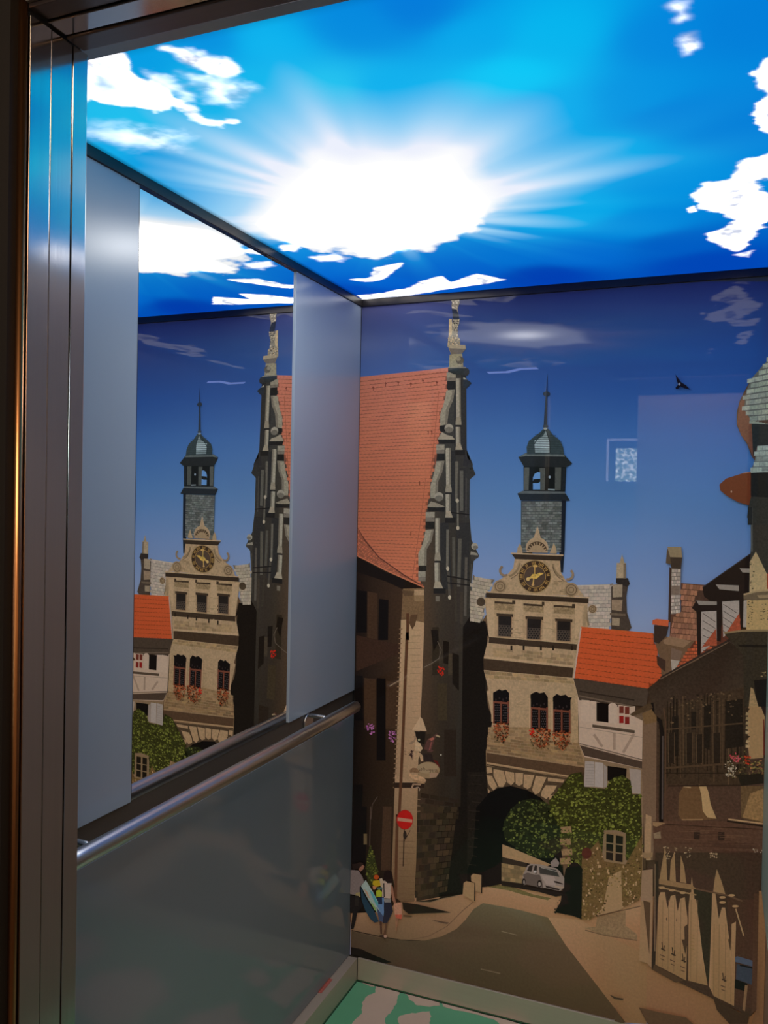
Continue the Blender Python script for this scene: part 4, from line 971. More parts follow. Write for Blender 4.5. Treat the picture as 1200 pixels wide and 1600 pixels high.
# gatehouse windows
for q in ([(215, 632), (308, 638), (304, 778), (214, 772)], [(416, 652), (516, 658), (506, 796), (414, 790)], [(622, 668), (720, 674), (716, 808), (622, 802)]):
    Q = Pr('printed_window', GHO)
    (x0, y0), (x1, y1), (x2, y2), (x3, y3) = q
    Q.poly(F_([(x0 - 12, y0 - 18), (x1 + 12, y1 - 18), (x1 + 10, y1 + 4), (x0 - 10, y0 + 4)]), (52, 40, 29), .1); Q.poly(F_(q), (30, 25, 22), .1); Q.up()
    Q.poly(F_([(x0, y0 + 62), (x1, y1 + 62), (x2, y2), (x3, y3)]), (62, 52, 44), .1); Q.up()
    for r in range(5):
        for c in range(5):
            Q.ell(x0 + 10 + c * 19 + (r % 2) * 8, y0 + 72 + r * 15 + c, 6.5, 5.5, (28, 24, 22), 6, tr=F_)
    Q.stroke(F_([(x0, y0), (x3, y3)]), 1.2, (104, 80, 60)); Q.stroke(F_([(x1, y1), (x2, y2)]), 1.2, (104, 80, 60)); Q.stroke(F_([(x3 - 4, y3 + 3), (x2 + 4, y2 + 3)]), 1.6, (120, 96, 72))
    Q.done()
for (x0, x1, yt, yr, yb, peaks) in ((172, 280, -20, 72, 215, [(172, 10), (196, -2), (214, -14), (232, -4), (260, -12), (280, 12)]), (424, 540, 20, 112, 255, [(424, 22), (436, 14), (462, 2), (486, 14), (516, 6), (540, 40)]), (574, 692, 40, 128, 275, [(574, 40), (600, 18), (626, 30), (660, 22), (676, 40), (702, 42), (692, 60)])):
    Q = Pr('printed_window', GHO)
    Q.poly(G_([(x0, yb)] + peaks + [(x1, yb + 10)]), (16, 12, 11), .05); Q.up()
    fc = (92, 50, 36)
    Q.stroke(G_([(x0 + 2, yr), (x1 - 2, yr + 10)]), 3.2, fc, .15)
    for x in (x0 + 5, (x0 + x1) / 2, x1 - 5): Q.stroke(G_([(x, yr - 4), (x, yb)]), 2.6, fc, .15)
    for r in range(7):
        for c in range(2):
            for k in range(3):
                xx = x0 + 16 + c * (x1 - x0) * .5 + k * 13 + (r % 2) * 5; yy = yr + 22 + r * 17
                if yy < yb - 6: Q.ell(xx, yy, 4.2, 4.2, (58, 50, 48), 6, tr=G_)
    for k in range(4): Q.ell(x0 + 20 + k * 24, yr - 16 - (k % 2) * 10, 5, 9, (40, 30, 28), 6, tr=G_)
    Q.poly(G_([(x0 - 10, yt + 30), (x0 + 1, yt + 30), (x0 + 1, yb - 10), (x0 - 10, yb - 10)]), (150, 122, 92), .1)
    Q.done()
for (x0, y0, x1, y1, n) in ((165, 205, 280, 345, 150), (420, 245, 560, 395, 210), (560, 262, 690, 400, 190)):
    Q = Pr('printed_flower_box', GHO)
    reg = G_([(x0, y0 + 20), ((x0 + x1) / 2, y0), (x1, y0 + 10), (x1 - 5, y1 - 60), ((x0 + x1) / 2 + 20, y1), (x0 + 30, y1 - 40)])
    Q.scatter(reg, n, (.8, 2.0), [(112, 48, 26), (138, 62, 34), (84, 36, 20), (58, 34, 18), (46, 32, 18), (150, 84, 48)])
    if x0 == 420: Q.scatter(G_([(418, 250), (445, 250), (445, 290), (418, 290)]), 12, (1, 2), [(186, 34, 26), (160, 28, 20)])
    Q.up(); Q.scatter(G_([(x0, y1 - 70), (x1, y1 - 70), (x1 - 20, y1), (x0 + 20, y1)]), 26, (.7, 1.4), [(36, 26, 16), (62, 44, 26)]); Q.done()

# ---- half timbered house with red roof
HT = Pr('printed_timbered_house', label='printed white half timbered house with a bright orange tile roof')
HT.poly(G_([(740, 40), (1185, 150), (1178, 480), (1178, 520), (785, 440), (750, 355)]), (150, 126, 106), .08)
HT.poly(G_([(785, 440), (1178, 520), (1178, 1300), (770, 1300)]), (104, 82, 60), .15)
HT.poly([(896, 1060), (1014, 1076), (1010, 1104), (905, 1094)], (58, 46, 36), .2)
HT.up()
HT.stroke(G_([(745, 30), (1120, 105)]), 2.2, (84, 68, 54)); HT.stroke(G_([(752, 0), (1120, 60)]), 2, (38, 29, 22))
for a, b in (((848, 290), (905, 372)), ((985, 280), (985, 392)), ((1118, 285), (1044, 412))): HT.stroke(G_([a, b]), 4.2, (126, 102, 84), .1)
HT.poly(G_([(838, 222), (1122, 262), (1122, 282), (838, 242)]), (66, 52, 40)); HT.stroke(G_([(752, 240), (1176, 310)]), .9, (120, 98, 80))
HT.poly(G_([(750, 352), (1178, 464), (1178, 520), (785, 432)]), (58, 44, 34), .15); HT.stroke(G_([(752, 356), (1178, 468)]), 2.2, (136, 112, 92)); HT.stroke(G_([(752, 350), (1178, 460)]), 1, (40, 30, 22))
for q, c in (([(765, 58), (820, 62), (820, 206), (760, 200)], (156, 132, 112)), ([(826, 64), (862, 70), (858, 210), (824, 206)], (160, 136, 116)), ([(950, 88), (968, 76), (990, 82), (1005, 96), (1002, 220), (950, 212)], (162, 138, 118)), ([(1092, 104), (1125, 100), (1125, 225), (1092, 222)], (158, 134, 114)),
             ([(790, 468), (850, 472), (850, 640), (782, 640)], (128, 114, 104)), ([(855, 474), (912, 480), (910, 646), (852, 640)], (134, 120, 110)), ([(915, 490), (938, 510), (936, 640), (914, 645)], (118, 104, 94)), ([(1085, 515), (1162, 528), (1160, 690), (1100, 680)], (124, 108, 96))):
    HT.poly(G_(q), c, .08)
HT.up()
HT.poly(G_([(866, 74), (946, 86), (946, 210), (866, 200)]), (16, 11, 9), .05); HT.poly(G_([(940, 500), (1068, 518), (1062, 612), (940, 600)]), (14, 10, 8), .05)
HT.poly(G_([(1012, 92), (1092, 104), (1090, 228), (1012, 216)]), (170, 142, 120), .05); HT.up()
for x0, y0, c in ((1018, 100, (84, 36, 26)), (1056, 106, (84, 36, 26)), (1018, 166, (112, 24, 20)), (1056, 172, (96, 28, 22))): HT.rect(x0, y0, x0 + 30, y0 + 48, c, .1, G_)
for k in range(8): HT.stroke(G_([(792, 490 + k * 19), (848, 492 + k * 19)]), .5, (104, 92, 84))
for x in (885, 1010): HT.stroke(G_([(x, 650), (x, 700)]), 1, (90, 70, 50))
HT.done(); HTO = bpy.data.objects['printed_timbered_house']
Q = Pr('printed_roof', HTO)
rp = [(907.8, 980), (1020, 990.5), (1022, 1004), (1028, 1012), (1026, 1024), (1032.4, 1032), (1031, 1060), (1012, 1076), (896.5, 1059.6)]
Q.poly(rp, (112, 44, 20), .1); Q.up()
for r in range(10):
    v0, v1 = r / 10, (r + .86) / 10
    for c in range(20):
        ua, ub = c / 20, (c + 1) / 20
        Bq = lambda u, v: ((907.8 - 11.3 * v) + (126 + 12 * v) * u, (980 + 79.6 * v) + (11 + 9 * v) * u)
        m = Bq((ua + ub) / 2, (v0 + v1) / 2)
        if not pin(m, rp): continue
        k = random.uniform(.94, 1.06)
        Q.poly([Bq(ua, v0), Bq(ub, v0), Bq(ub, v1), (Bq((ua + ub) / 2, v1)[0], Bq(.5, v1)[1] * 0 + Bq((ua + ub) / 2, v1)[1] + .9), Bq(ua, v1)], tuple(v * k for v in (182, 78, 42)), .1, keep=True)
Q.up(); Q.stroke([(907.8, 980), (896.5, 1059.6)], 2.2, (150, 128, 112)); Q.stroke([(908, 980), (1020, 990)], 1.6, (204, 96, 48)); Q.done()
# vine
Q = Pr('printed_vine', None, 'printed climbing vine covering the wall beside the archway')
vin = G_([(545, 735), (620, 650), (690, 555), (765, 540), (785, 640), (930, 655), (955, 595), (1040, 560), (1095, 600), (1105, 690), (1165, 690), (1172, 1060), (1120, 1150), (1062, 1130), (1062, 950), (1000, 930), (915, 930), (905, 1090), (860, 1130), (800, 1080), (765, 1165), (700, 1160), (680, 1060), (640, 1000), (620, 900), (585, 850), (560, 800)])
Q.poly(vin, (40, 38, 14), .3); Q.up()
Q.scatter(vin, 760, (1.2, 3.2), [(72, 74, 26), (86, 86, 32), (58, 60, 20), (42, 42, 15), (94, 94, 38), (32, 31, 12)]); Q.up()
Q.scatter(vin, 420, (.8, 2.1), [(104, 104, 44), (84, 86, 32), (28, 27, 11), (70, 72, 24)])
low = G_([(768, 1120), (880, 1000), (920, 1140), (1060, 1160), (1172, 960), (1172, 1340)]) + H_([(1150, 200), (1040, 250), (1030, 120), (950, 100), (930, 270), (820, 330), (755, 325), (765, 0)])
Q.poly(low, (84, 62, 34), .3)
Q.up()
Q.poly(H_([(950, 40), (1030, 0), (1040, 260), (920, 290), (880, 300), (850, 305), (910, 250)]), (124, 96, 66), .1); Q.up()
Q.scatter(low, 420, (.8, 2.2), [(92, 70, 36), (70, 52, 26), (58, 44, 20), (104, 80, 44), (80, 66, 30)])
Q.scatter(low, 90, (.8, 2.0), [(146, 116, 82), (132, 104, 72)], asp=1.5)
Q.up(); Q.poly(G_([(660, 1190), (700, 1150), (740, 1150), (772, 1190)]) + H_([(765, 325), (700, 302), (585, 280), (625, 210), (640, 120), (650, 40)]), (16, 12, 9), .1); Q.scatter(H_([(570, 280), (640, 150), (660, 300)]), 20, (1, 2), [(20, 15, 11)])
Q.ell(800, 1085, 34, 38, (62, 26, 18), 16, .2, tr=G_)
for k, (x, y) in enumerate(((660, 930), (655, 1010), (665, 1080), (655, 1140))): Q.poly(G_([(x - 35, y - 22), (x + 35, y - 26), (x + 40, y + 18), (x - 30, y + 20)]), (112, 86, 58), .3)
Q.up(); Q.scatter(G_([(620, 900), (700, 900), (700, 1180), (630, 1180)]), 50, (.9, 2.0), [(70, 72, 26), (44, 44, 16), (96, 96, 40)])
Q.done()

Q = Pr('printed_window', HTO)
Q.poly(G_([(920, 940), (1055, 960), (1052, 1160), (920, 1140)]), (104, 82, 56), .15); Q.up(); Q.poly(G_([(932, 955), (980, 962), (976, 1135), (930, 1125)]), (20, 15, 10)); Q.poly(G_([(996, 965), (1044, 972), (1040, 1145), (992, 1138)]), (22, 16, 11)); Q.up()
for y in (1015, 1072): Q.stroke(G_([(930, y), (1044, y + 16)]), 1.8, (100, 80, 56))
Q.done()

# parked car inside the arch
Q = Pr('printed_car', None, 'printed silver car parked beyond the archway')
Q.poly(CR([(170, 640), (930, 770), (940, 830), (820, 850), (500, 760), (150, 690)]), (20, 15, 11))
Q.poly(CR([(195, 560), (205, 440), (290, 270), (350, 235), (520, 245), (830, 320), (900, 380), (980, 500), (975, 680), (900, 750), (640, 690), (560, 690), (480, 670), (260, 620), (220, 640)]), (112, 97, 86), .08); Q.up()
Q.poly(CR([(205, 440), (290, 400), (420, 440), (520, 440), (560, 540), (590, 690), (480, 670), (260, 620)]), (74, 62, 54), .08)
Q.poly(CR([(550, 450), (780, 470), (830, 560), (810, 650), (640, 620), (580, 520)]), (126, 109, 98), .05)
Q.poly(CR([(280, 370), (320, 275), (395, 260), (365, 385)]), (34, 27, 23)); Q.poly(CR([(395, 385), (430, 265), (470, 270), (460, 430)]), (30, 24, 20)); Q.poly(CR([(505, 295), (830, 350), (890, 480), (520, 420)]), (44, 40, 36)); Q.poly(CR([(780, 555), (830, 560), (960, 610), (950, 625), (800, 590)]), (30, 22, 18)); Q.poly(CR([(620, 640), (900, 710), (880, 740), (640, 680)]), (34, 26, 21))
Q.ell(515, 610, 42, 70, (24, 19, 16), 18, tr=CR); Q.ell(222, 570, 34, 62, (26, 20, 17), 18, tr=CR); Q.up(); Q.ell(515, 618, 24, 42, (118, 104, 94), 14, tr=CR); Q.ell(226, 580, 16, 36, (112, 98, 88), 12, tr=CR); Q.ell(430, 385, 30, 24, (172, 160, 150), 12, tr=CR)
Q.poly(CR([(800, 640), (960, 670), (965, 700), (800, 670)]), (128, 108, 88)); Q.stroke(CR([(540, 305), (700, 345), (840, 380)]), .9, (120, 112, 102))
Q.poly(CR([(720, 210), (820, 120), (890, 220), (860, 290), (740, 290)]), (108, 92, 84), .2)
Q.done()
# bollards
for q in ([(885, 575), (905, 560), (970, 575), (968, 718), (878, 660)], [(940, 520), (960, 505), (1022, 515), (1020, 645), (975, 640), (972, 575), (942, 560)]):
    Q = Pr('printed_bollard'); Q.poly(D_(q), (122, 94, 64), .12); Q.up(); Q.stroke(D_([(q[2][0], q[2][1]), (q[2][0] - 2, q[2][1] + 135)]), 1.6, (28, 20, 14)); Q.done()

# ---- right hand side: turret with onion dome, roofs, shaded facade, pale gate
RB = Pr('printed_corner_house', label='printed shaded house with onion domed turret at the right edge')
RB.poly(J_([(255, 1285), (370, 1190), (890, 900), (1000, 870), (1230, 860)]) + K_([(1230, 1320), (300, 1320), (215, 640), (220, 230), (120, 180), (290, 90)]), None, .3,
        [(46, 34, 24), (40, 29, 20), (34, 25, 18), (44, 36, 26), (44, 37, 28), (64, 43, 32), (66, 45, 32), (84, 64, 47), (90, 70, 52), (80, 62, 46), (50, 38, 28)])
RB.up()
RB.poly(K_([(220, 235), (330, 190), (325, 1010), (300, 1320), (235, 1320), (215, 640)]), (92, 70, 52), .15)
RB.poly(K_([(345, 230), (395, 130), (1035, -40), (1040, 730), (400, 730), (345, 1020)]), (50, 37, 25), .35)
RB.poly(K_([(300, 1015), (1165, 1015), (1160, 1320), (310, 1320)]), (68, 46, 33), .25)
RB.up()
for k in range(26):
    x = 415 + k * 24; RB.stroke(K_([(x, random.uniform(20, 90)), (x + random.uniform(-8, 8), random.uniform(560, 740))]), random.uniform(1.0, 3.2), random.choice([(36, 27, 18), (60, 45, 30), (68, 51, 34), (42, 32, 22), (28, 21, 14)]), .3)
for q in ([(700, 110), (750, 110), (745, 460), (700, 440)], [(870, 80), (1000, 60), (1010, 430), (870, 450)], [(450, 200), (500, 190), (500, 500), (450, 520)], [(600, 160), (640, 160), (636, 300), (600, 300)]): RB.poly(K_(q), (27, 21, 15), .3)
RB.scatter(K_([(430, 30), (1000, 0), (1000, 200), (430, 250)]), 60, (.8, 2.2), [(66, 50, 34), (30, 23, 16), (78, 60, 40)])
RB.up()
RB.stroke(K_([(290, 90), (300, 190), (360, 235), (372, 330), (365, 1020)]), 6.5, (20, 15, 12), .1); RB.stroke(K_([(378, 350), (374, 1000)]), 2.4, (62, 52, 46), .1); RB.stroke(K_([(385, 130), (400, 240), (398, 1000)]), 2, (66, 46, 32))
RB.poly(K_([(120, 180), (280, 85), (300, 130), (220, 165), (140, 195)]), (62, 46, 30), .2); RB.poly(K_([(215, 175), (290, 140), (330, 200), (330, 240), (235, 260)]), (92, 68, 42), .2)
RB.poly(K_([(245, 960), (290, 980), (285, 1320), (230, 1320)]), (128, 100, 72), .15); RB.poly(K_([(300, 1020), (400, 1030), (330, 1060), (300, 1050)]), (116, 88, 60)); RB.poly(K_([(305, 1110), (360, 1095), (365, 1150), (310, 1150)]), (104, 84, 62), .3)
# lit plaster strip with ragged shadow edge
RB.poly(K_([(1050, -20), (1095, -10), (1175, 200), (1165, 520), (1055, 530), (1040, 400)]), (124, 96, 64), .12); RB.poly(K_([(1095, -10), (1230, -20), (1230, 560), (1165, 520), (1178, 200)]), (34, 22, 17), .15); RB.stroke(K_([(1166, 220), (1168, 500)]), 2, (86, 34, 24))
RB.up()
for k in range(12): RB.poly(K_([(1028 + random.uniform(-6, 6), 20 + k * 36), (1062, 28 + k * 36), (1046 + random.uniform(-8, 10), 46 + k * 36), (1024, 44 + k * 36)]), random.choice([(122, 102, 70), (40, 30, 20), (138, 116, 82)]), .2)
RB.poly(K_([(985, 740), (1165, 740), (1165, 1035), (990, 990)]), (78, 58, 36), .35); RB.poly(K_([(1060, 800), (1165, 760), (1160, 1020), (1000, 985)]), (112, 84, 52), .35); RB.stroke(K_([(890, 1000), (1165, 1035)]), 2.4, (150, 118, 82)); RB.stroke(K_([(880, 1015), (1165, 1055)]), 2.4, (30, 22, 15))
RB.poly(K_([(960, 655), (1165, 640), (1165, 720), (990, 740)]), (30, 24, 16), .2)
RB.poly(K_([(505, 800), (540, 742), (600, 738), (665, 735), (690, 930), (790, 1000), (600, 1012), (520, 1000), (498, 965)]), (82, 58, 36), .2); RB.poly(K_([(660, 730), (715, 738), (735, 790), (752, 885), (798, 996), (725, 985), (690, 935), (680, 820)]), (146, 116, 78), .1); RB.stroke(K_([(540, 744), (598, 752)]), 2.2, (128, 104, 74)); RB.stroke(K_([(525, 1004), (690, 1002)]), 2.2, (112, 84, 56))
for q in ([(620, 1090), (670, 1090), (665, 1160), (620, 1155)], [(810, 1100), (860, 1100), (860, 1165), (810, 1165)]): RB.poly(K_(q), (40, 28, 21), .3)
for k in range(30): RB.stroke(K_([(random.uniform(420, 1000), 1050 + k * 9), (random.uniform(600, 1150), 1056 + k * 9)]), .8, random.choice([(56, 38, 28), (80, 56, 40)]), .2)
for (x0, y0, x1, y1) in ((420, 330, 470, 560), (560, 330, 610, 560), (640, 340, 690, 560), (770, 330, 830, 560)):
    RB.poly(K_([(x0, y0), (x1, y0 - 8), (x1 - 2, y1), (x0 + 2, y1 + 6)]), (32, 24, 17), .3); RB.stroke(K_([(x0, y0), (x0 + 2, y1)]), 1.1, (70, 54, 36), .2); RB.stroke(K_([(x1, y0 - 8), (x1 - 2, y1)]), 1.1, (66, 50, 34), .2)
for (a, b, w, c) in (((400, 600), (1000, 560), 3.0, (62, 46, 31)), ((400, 640), (860, 640), 1.6, (30, 22, 15)), ((420, 740), (990, 735), 2.4, (40, 29, 20)), ((400, 300), (1000, 250), 2.2, (60, 45, 30)), ((400, 1040), (1160, 1080), 1.2, (46, 31, 22))):
    RB.stroke(K_([a, b]), w, c, .2)
RB.scatter(K_([(430, 40), (1000, 0), (1000, 120), (430, 140)]), 50, (1.0, 2.6), [(30, 23, 16), (58, 44, 30), (74, 58, 40)])
RB.done(); RBO = bpy.data.objects['printed_corner_house']

# roofs and chimneys behind
Q = Pr('printed_roof', RBO)
rr1 = J_([(520, 455), (720, 470), (680, 500), (615, 600), (650, 680), (660, 905), (430, 890), (440, 700), (520, 690)])
Q.poly(J_([(300, 850), (430, 880), (660, 890), (660, 1050), (370, 1200), (360, 1060), (330, 960)]), (84, 62, 44), .2)
Q.poly(rr1, (70, 46, 34), .2); Q.poly(J_([(480, 1125), (560, 1000), (640, 890), (700, 960), (790, 820), (980, 690), (990, 830), (880, 900)]), (74, 38, 26), .2); Q.up()
Q.poly(J_([(600, 560), (700, 490), (760, 560), (700, 660), (620, 680)]), (58, 40, 31), .2); Q.up(); Q.tiles(J_([(510, 455), (725, 475), (665, 910), (430, 890)]), 10, 8, (116, 78, 58), .14, .16, .06, rr1, wav=.5)
for reg, n in ((J_([(490, 1120), (640, 890), (648, 1030)]), 9), (J_([(680, 1000), (790, 820), (800, 920), (770, 960)]), 7), (J_([(880, 830), (970, 690), (985, 820)]), 6)):
    xs = [p[0] for p in reg]; ys = [p[1] for p in reg]
    Q.tiles([(min(xs), min(ys)), (max(xs), min(ys) - 2), (max(xs), max(ys)), (min(xs), max(ys))], n, 5, (146, 70, 42), .15, .22, .08, reg)
Q.poly(J_([(380, 905), (430, 870), (600, 910), (540, 960), (390, 930)]), (110, 84, 62), .15); Q.poly(J_([(440, 1052), (510, 1062), (490, 1105), (450, 1145)]), (132, 118, 104)); Q.poly(J_([(445, 960), (530, 990), (510, 1060), (440, 1050)]), (92, 72, 58))
Q.done()
Q = Pr('printed_chimney', RBO)
Q.poly(J_([(430, 330), (448, 340), (440, 760), (420, 760)]), (48, 34, 28)); Q.poly(J_([(446, 340), (520, 340), (512, 690), (442, 700)]), (92, 80, 70), .2); Q.up(); Q.tiles(J_([(448, 345), (518, 345), (510, 690), (444, 695)]), 12, 3, (142, 128, 116), .14, .16, .12)
Q.poly(J_([(446, 475), (512, 475), (510, 545), (446, 545)]), (96, 80, 68), .2)
Q.poly(J_([(402, 300), (412, 175), (440, 250), (445, 310)]), (70, 56, 42)); Q.poly(J_([(414, 172), (522, 172), (530, 255), (436, 252)]), (112, 96, 72), .1); Q.poly(J_([(436, 252), (530, 255), (526, 290), (520, 345), (446, 340), (440, 300)]), (48, 38, 30)); Q.done()
Q = Pr('printed_chimney', RBO)
Q.poly(J_([(310, 785), (425, 790), (405, 870), (345, 930), (310, 915)]), (44, 32, 26), .1); Q.up(); Q.poly(J_([(298, 745), (330, 735), (425, 745), (420, 795), (296, 778)]), (178, 84, 50), .1)
Q.done()
Q = Pr('printed_rain_hopper', RBO); Q.poly(J_([(330, 1020), (365, 1040), (400, 1060), (398, 1150), (360, 1120), (335, 1090)]), (50, 34, 26)); Q.done()
# dormer with dark gable boards
Q = Pr('printed_dormer', RBO)
for q in ([(672, 680), (797, 668), (800, 900), (680, 1000)], [(842, 600), (975, 590), (975, 760), (850, 880)], [(1008, 590), (1050, 590), (1040, 800), (1005, 800)]):
    Q.poly(J_(q), (128, 116, 106), .15)
Q.up()
for k in range(6):
    Q.stroke(J_([(690, 690 + k * 58), (790, 760 + k * 50)]), .9, (50, 40, 34)); Q.stroke(J_([(850, 620 + k * 52), (960, 690 + k * 52)]), .9, (50, 40, 34))
Q.poly(J_([(680, 960), (795, 810), (800, 930)]), (124, 58, 38), .3); Q.poly(J_([(870, 850), (975, 690), (985, 830)]), (124, 58, 38), .3)
Q.up()
Q.poly(J_([(688, 490), (1068, 222), (1075, 360), (1060, 580), (1010, 592), (745, 592), (700, 560)]), (24, 17, 14), .1)
for q in ([(640, 600), (680, 620), (672, 1020), (648, 1020)], [(800, 585), (842, 585), (832, 915), (800, 905)], [(972, 470), (1012, 460), (1005, 810), (985, 800)], [(605, 650), (640, 590), (800, 620), (800, 672), (640, 680)]): Q.poly(J_(q), (26, 18, 15), .1)
Q.up()
for q in ([(640, 592), (800, 600), (800, 626), (660, 626)], [(792, 466), (972, 474), (972, 518), (820, 504)], [(978, 340), (1058, 342), (1056, 374), (1000, 372)]): Q.poly(J_(q), (112, 102, 92), .1)
Q.stroke(J_([(360, 1195), (640, 1040), (890, 905)]), 3.0, (40, 30, 24)); Q.stroke(J_([(360, 1205), (640, 1052), (890, 918)]), 1.4, (84, 66, 50)); Q.stroke(J_([(688, 488), (1068, 222)]), 1.2, (48, 44, 46))
Q.done()
# turret
Q = Pr('printed_turret', RBO)
Q.poly(I_([(1085, 845), (1240, 845), (1240, 1390), (1095, 1390), (1095, 1205), (1060, 1150), (1070, 1060)]) + [], (40, 39, 34), .3)
Q.poly(J_([(1075, 0), (1240, 0), (1240, 540), (1050, 540), (1060, 290)]), (42, 39, 33), .3)
Q.up()
Q.poly(J_([(1105, 208), (1200, 400), (1240, 470), (1240, 530), (1055, 530), (1058, 290)]), (142, 122, 88), .2); Q.poly(J_([(1190, 380), (1240, 400), (1240, 510), (1192, 500)]), (120, 52, 30))
Q.poly(J_([(1035, 570), (1240, 560), (1240, 830), (1030, 830)]), (138, 114, 76), .2)
Q.poly(J_([(1008, 545), (1100, 520), (1240, 508), (1240, 580), (1110, 590), (1010, 585)]), (84, 70, 52), .2); Q.stroke(J_([(1010, 545), (1110, 520), (1240, 510)]), 2.6, (132, 110, 80)); Q.poly(J_([(1115, 550), (1240, 545), (1240, 570), (1130, 572)]), (118, 98, 72))
Q.poly(J_([(858, 850), (1000, 828), (1240, 826), (1240, 1420), (1015, 1420), (1005, 1020), (930, 930)]), (42, 35, 25), .35); Q.stroke(J_([(858, 846), (1000, 827), (1240, 825)]), 3, (104, 86, 60))
Q.up()
Q.poly(J_([(960, 935), (1240, 940), (1240, 960), (980, 955)]), (24, 19, 14)); Q.poly(J_([(1090, 1215), (1240, 1200), (1240, 1420), (1110, 1420)]), (22, 18, 15)); Q.poly(J_([(1065, 1270), (1085, 1280), (1125, 1420), (1050, 1420)]), (124, 100, 68), .3)
Q.scatter(J_([(1060, 290), (1090, 260), (1090, 510), (1060, 510)]), 26, (.7, 1.6), [(84, 68, 46), (60, 48, 32), (160, 138, 102)]); Q.scatter(J_([(1045, 590), (1085, 590), (1080, 800), (1045, 800)]), 40, (.7, 1.7), [(84, 66, 42), (58, 45, 30), (160, 134, 92)]); Q.scatter(J_([(1140, 620), (1200, 620), (1200, 760), (1140, 760)]), 30, (.7, 1.7), [(96, 74, 48), (76, 58, 38), (150, 124, 86)]); Q.scatter(J_([(1150, 1150), (1195, 1150), (1195, 1190), (1150, 1190)]), 10, (.8, 1.6), [(120, 100, 66), (70, 56, 36)])
Q.stroke(I_([(1090, 1080), (1092, 1380)]), 3, (64, 64, 58)); Q.rect(1065, 1080, 1095, 1200, (30, 30, 28), .2, I_)
# onion dome
Q.up()
Q.poly(I_([(1240, 60), (1200, 98), (1150, 150), (1090, 220), (1050, 290), (1010, 370), (990, 450), (990, 530), (1020, 600), (1060, 660), (1090, 740), (1110, 770), (1085, 845), (1240, 845)]), (60, 46, 38), .2)
Q.poly(I_([(1085, 845), (1030, 855), (920, 890), (875, 930), (880, 970), (930, 1010), (1000, 1048), (1072, 1070), (1090, 1000)]), (84, 42, 24), .1)
Q.up()
dom = I_([(1240, 60), (1200, 98), (1150, 150), (1090, 220), (1052, 310), (1040, 430), (1090, 500), (1240, 490)])
Q.poly(dom, (70, 74, 70), .2); Q.poly(I_([(1088, 525), (1240, 520), (1240, 668), (1130, 670), (1100, 740)]), (30, 34, 34), .2); sk2 = I_([(1130, 670), (1240, 665), (1240, 850), (1088, 845), (1112, 770)]); Q.poly(sk2, (84, 92, 88), .2)
Q.poly(I_([(1010, 380), (1045, 340), (1040, 430), (1090, 510), (1100, 740), (1060, 650), (1020, 600), (992, 520)]), (86, 56, 44), .2)
Q.up()
Q.tiles(I_([(1040, 120), (1240, 60), (1240, 500), (1020, 510)]), 11, 4, (114, 122, 114), .12, .24, .04, dom, g=.3); Q.tiles(I_([(1090, 672), (1240, 664), (1240, 848), (1080, 848)]), 5, 4, (112, 122, 116), .14, .2, .06, sk2, g=.3)
Q.stroke(I_([(1085, 848), (1240, 842)]), 1.6, (128, 136, 128)); Q.stroke(I_([(1030, 855), (1085, 846)]), 1.2, (120, 90, 76)); Q.poly(I_([(1085, 852), (1240, 848), (1240, 1020), (1085, 1010)]), (24, 24, 22), .2); Q.ell(955, 978, 6, 8, (150, 120, 100), 8, tr=I_)
for k in range(6): Q.stroke(I_([(1075, 510 + k * 4 - k * 2), (1100 + k * 20, 500 + k * 5)]), 1.0, (110, 118, 108))
Q.done()

# flower box right
Q = Pr('printed_flower_box', RBO)
Q.scatter(K_([(870, 600), (890, 520), (950, 480), (1040, 460), (1060, 560), (1165, 540), (1165, 660), (1000, 650), (950, 690), (870, 660)]), 90, (1.0, 2.4), [(34, 30, 18), (56, 48, 26), (72, 62, 34), (90, 70, 44)]); Q.up()
Q.scatter(K_([(905, 500), (950, 480), (990, 500), (980, 550), (920, 550)]), 34, (1.0, 2.3), [(168, 66, 68), (140, 44, 50), (186, 100, 96)]); Q.scatter(K_([(1015, 500), (1060, 510), (1055, 580), (1025, 570)]), 22, (1.0, 2.2), [(150, 44, 24), (170, 66, 34)])
Q.scatter(K_([(860, 580), (900, 540), (960, 600), (955, 690), (870, 660)]), 50, (.9, 2.1), [(150, 134, 112), (122, 106, 84), (168, 152, 128), (92, 78, 58)]); Q.scatter(K_([(1060, 560), (1165, 530), (1165, 650), (1070, 640)]), 44, (.9, 2.0), [(112, 94, 56), (90, 78, 40), (140, 88, 54)]); Q.done()

# pale wooden gate
Q = Pr('printed_gate', None, 'printed pale wooden gate with pointed boards')
Q.poly(L_([(320, 60), (1160, 60), (1130, 420), (1110, 1280), (1060, 1340), (560, 1100), (290, 970)]), (50, 34, 24), .3)
Q.poly(L_([(620, 340), (760, 370), (740, 1090), (700, 1000)]), (38, 30, 20), .3)
Q.poly(L_([(880, 420), (1130, 430), (1110, 1290), (940, 1250)]), (56, 36, 25), .3)
Q.up()
bd = (120, 90, 60)
for q in ([(345, 410), (360, 370), (395, 370), (415, 500), (440, 400), (475, 390), (494, 520), (515, 420), (550, 410), (572, 580), (560, 1060), (320, 935)], [(580, 480), (605, 250), (625, 420), (640, 430), (690, 860), (728, 1100), (575, 1060)], [(738, 1105), (765, 380), (790, 380), (815, 580), (840, 490), (865, 490), (895, 720), (908, 830), (915, 620), (950, 600), (935, 1260), (775, 1180)]):
    Q.poly(L_(q), None, .1, [(126, 96, 66)] * (len(q) - 2) + [(112, 84, 54)] * 2)
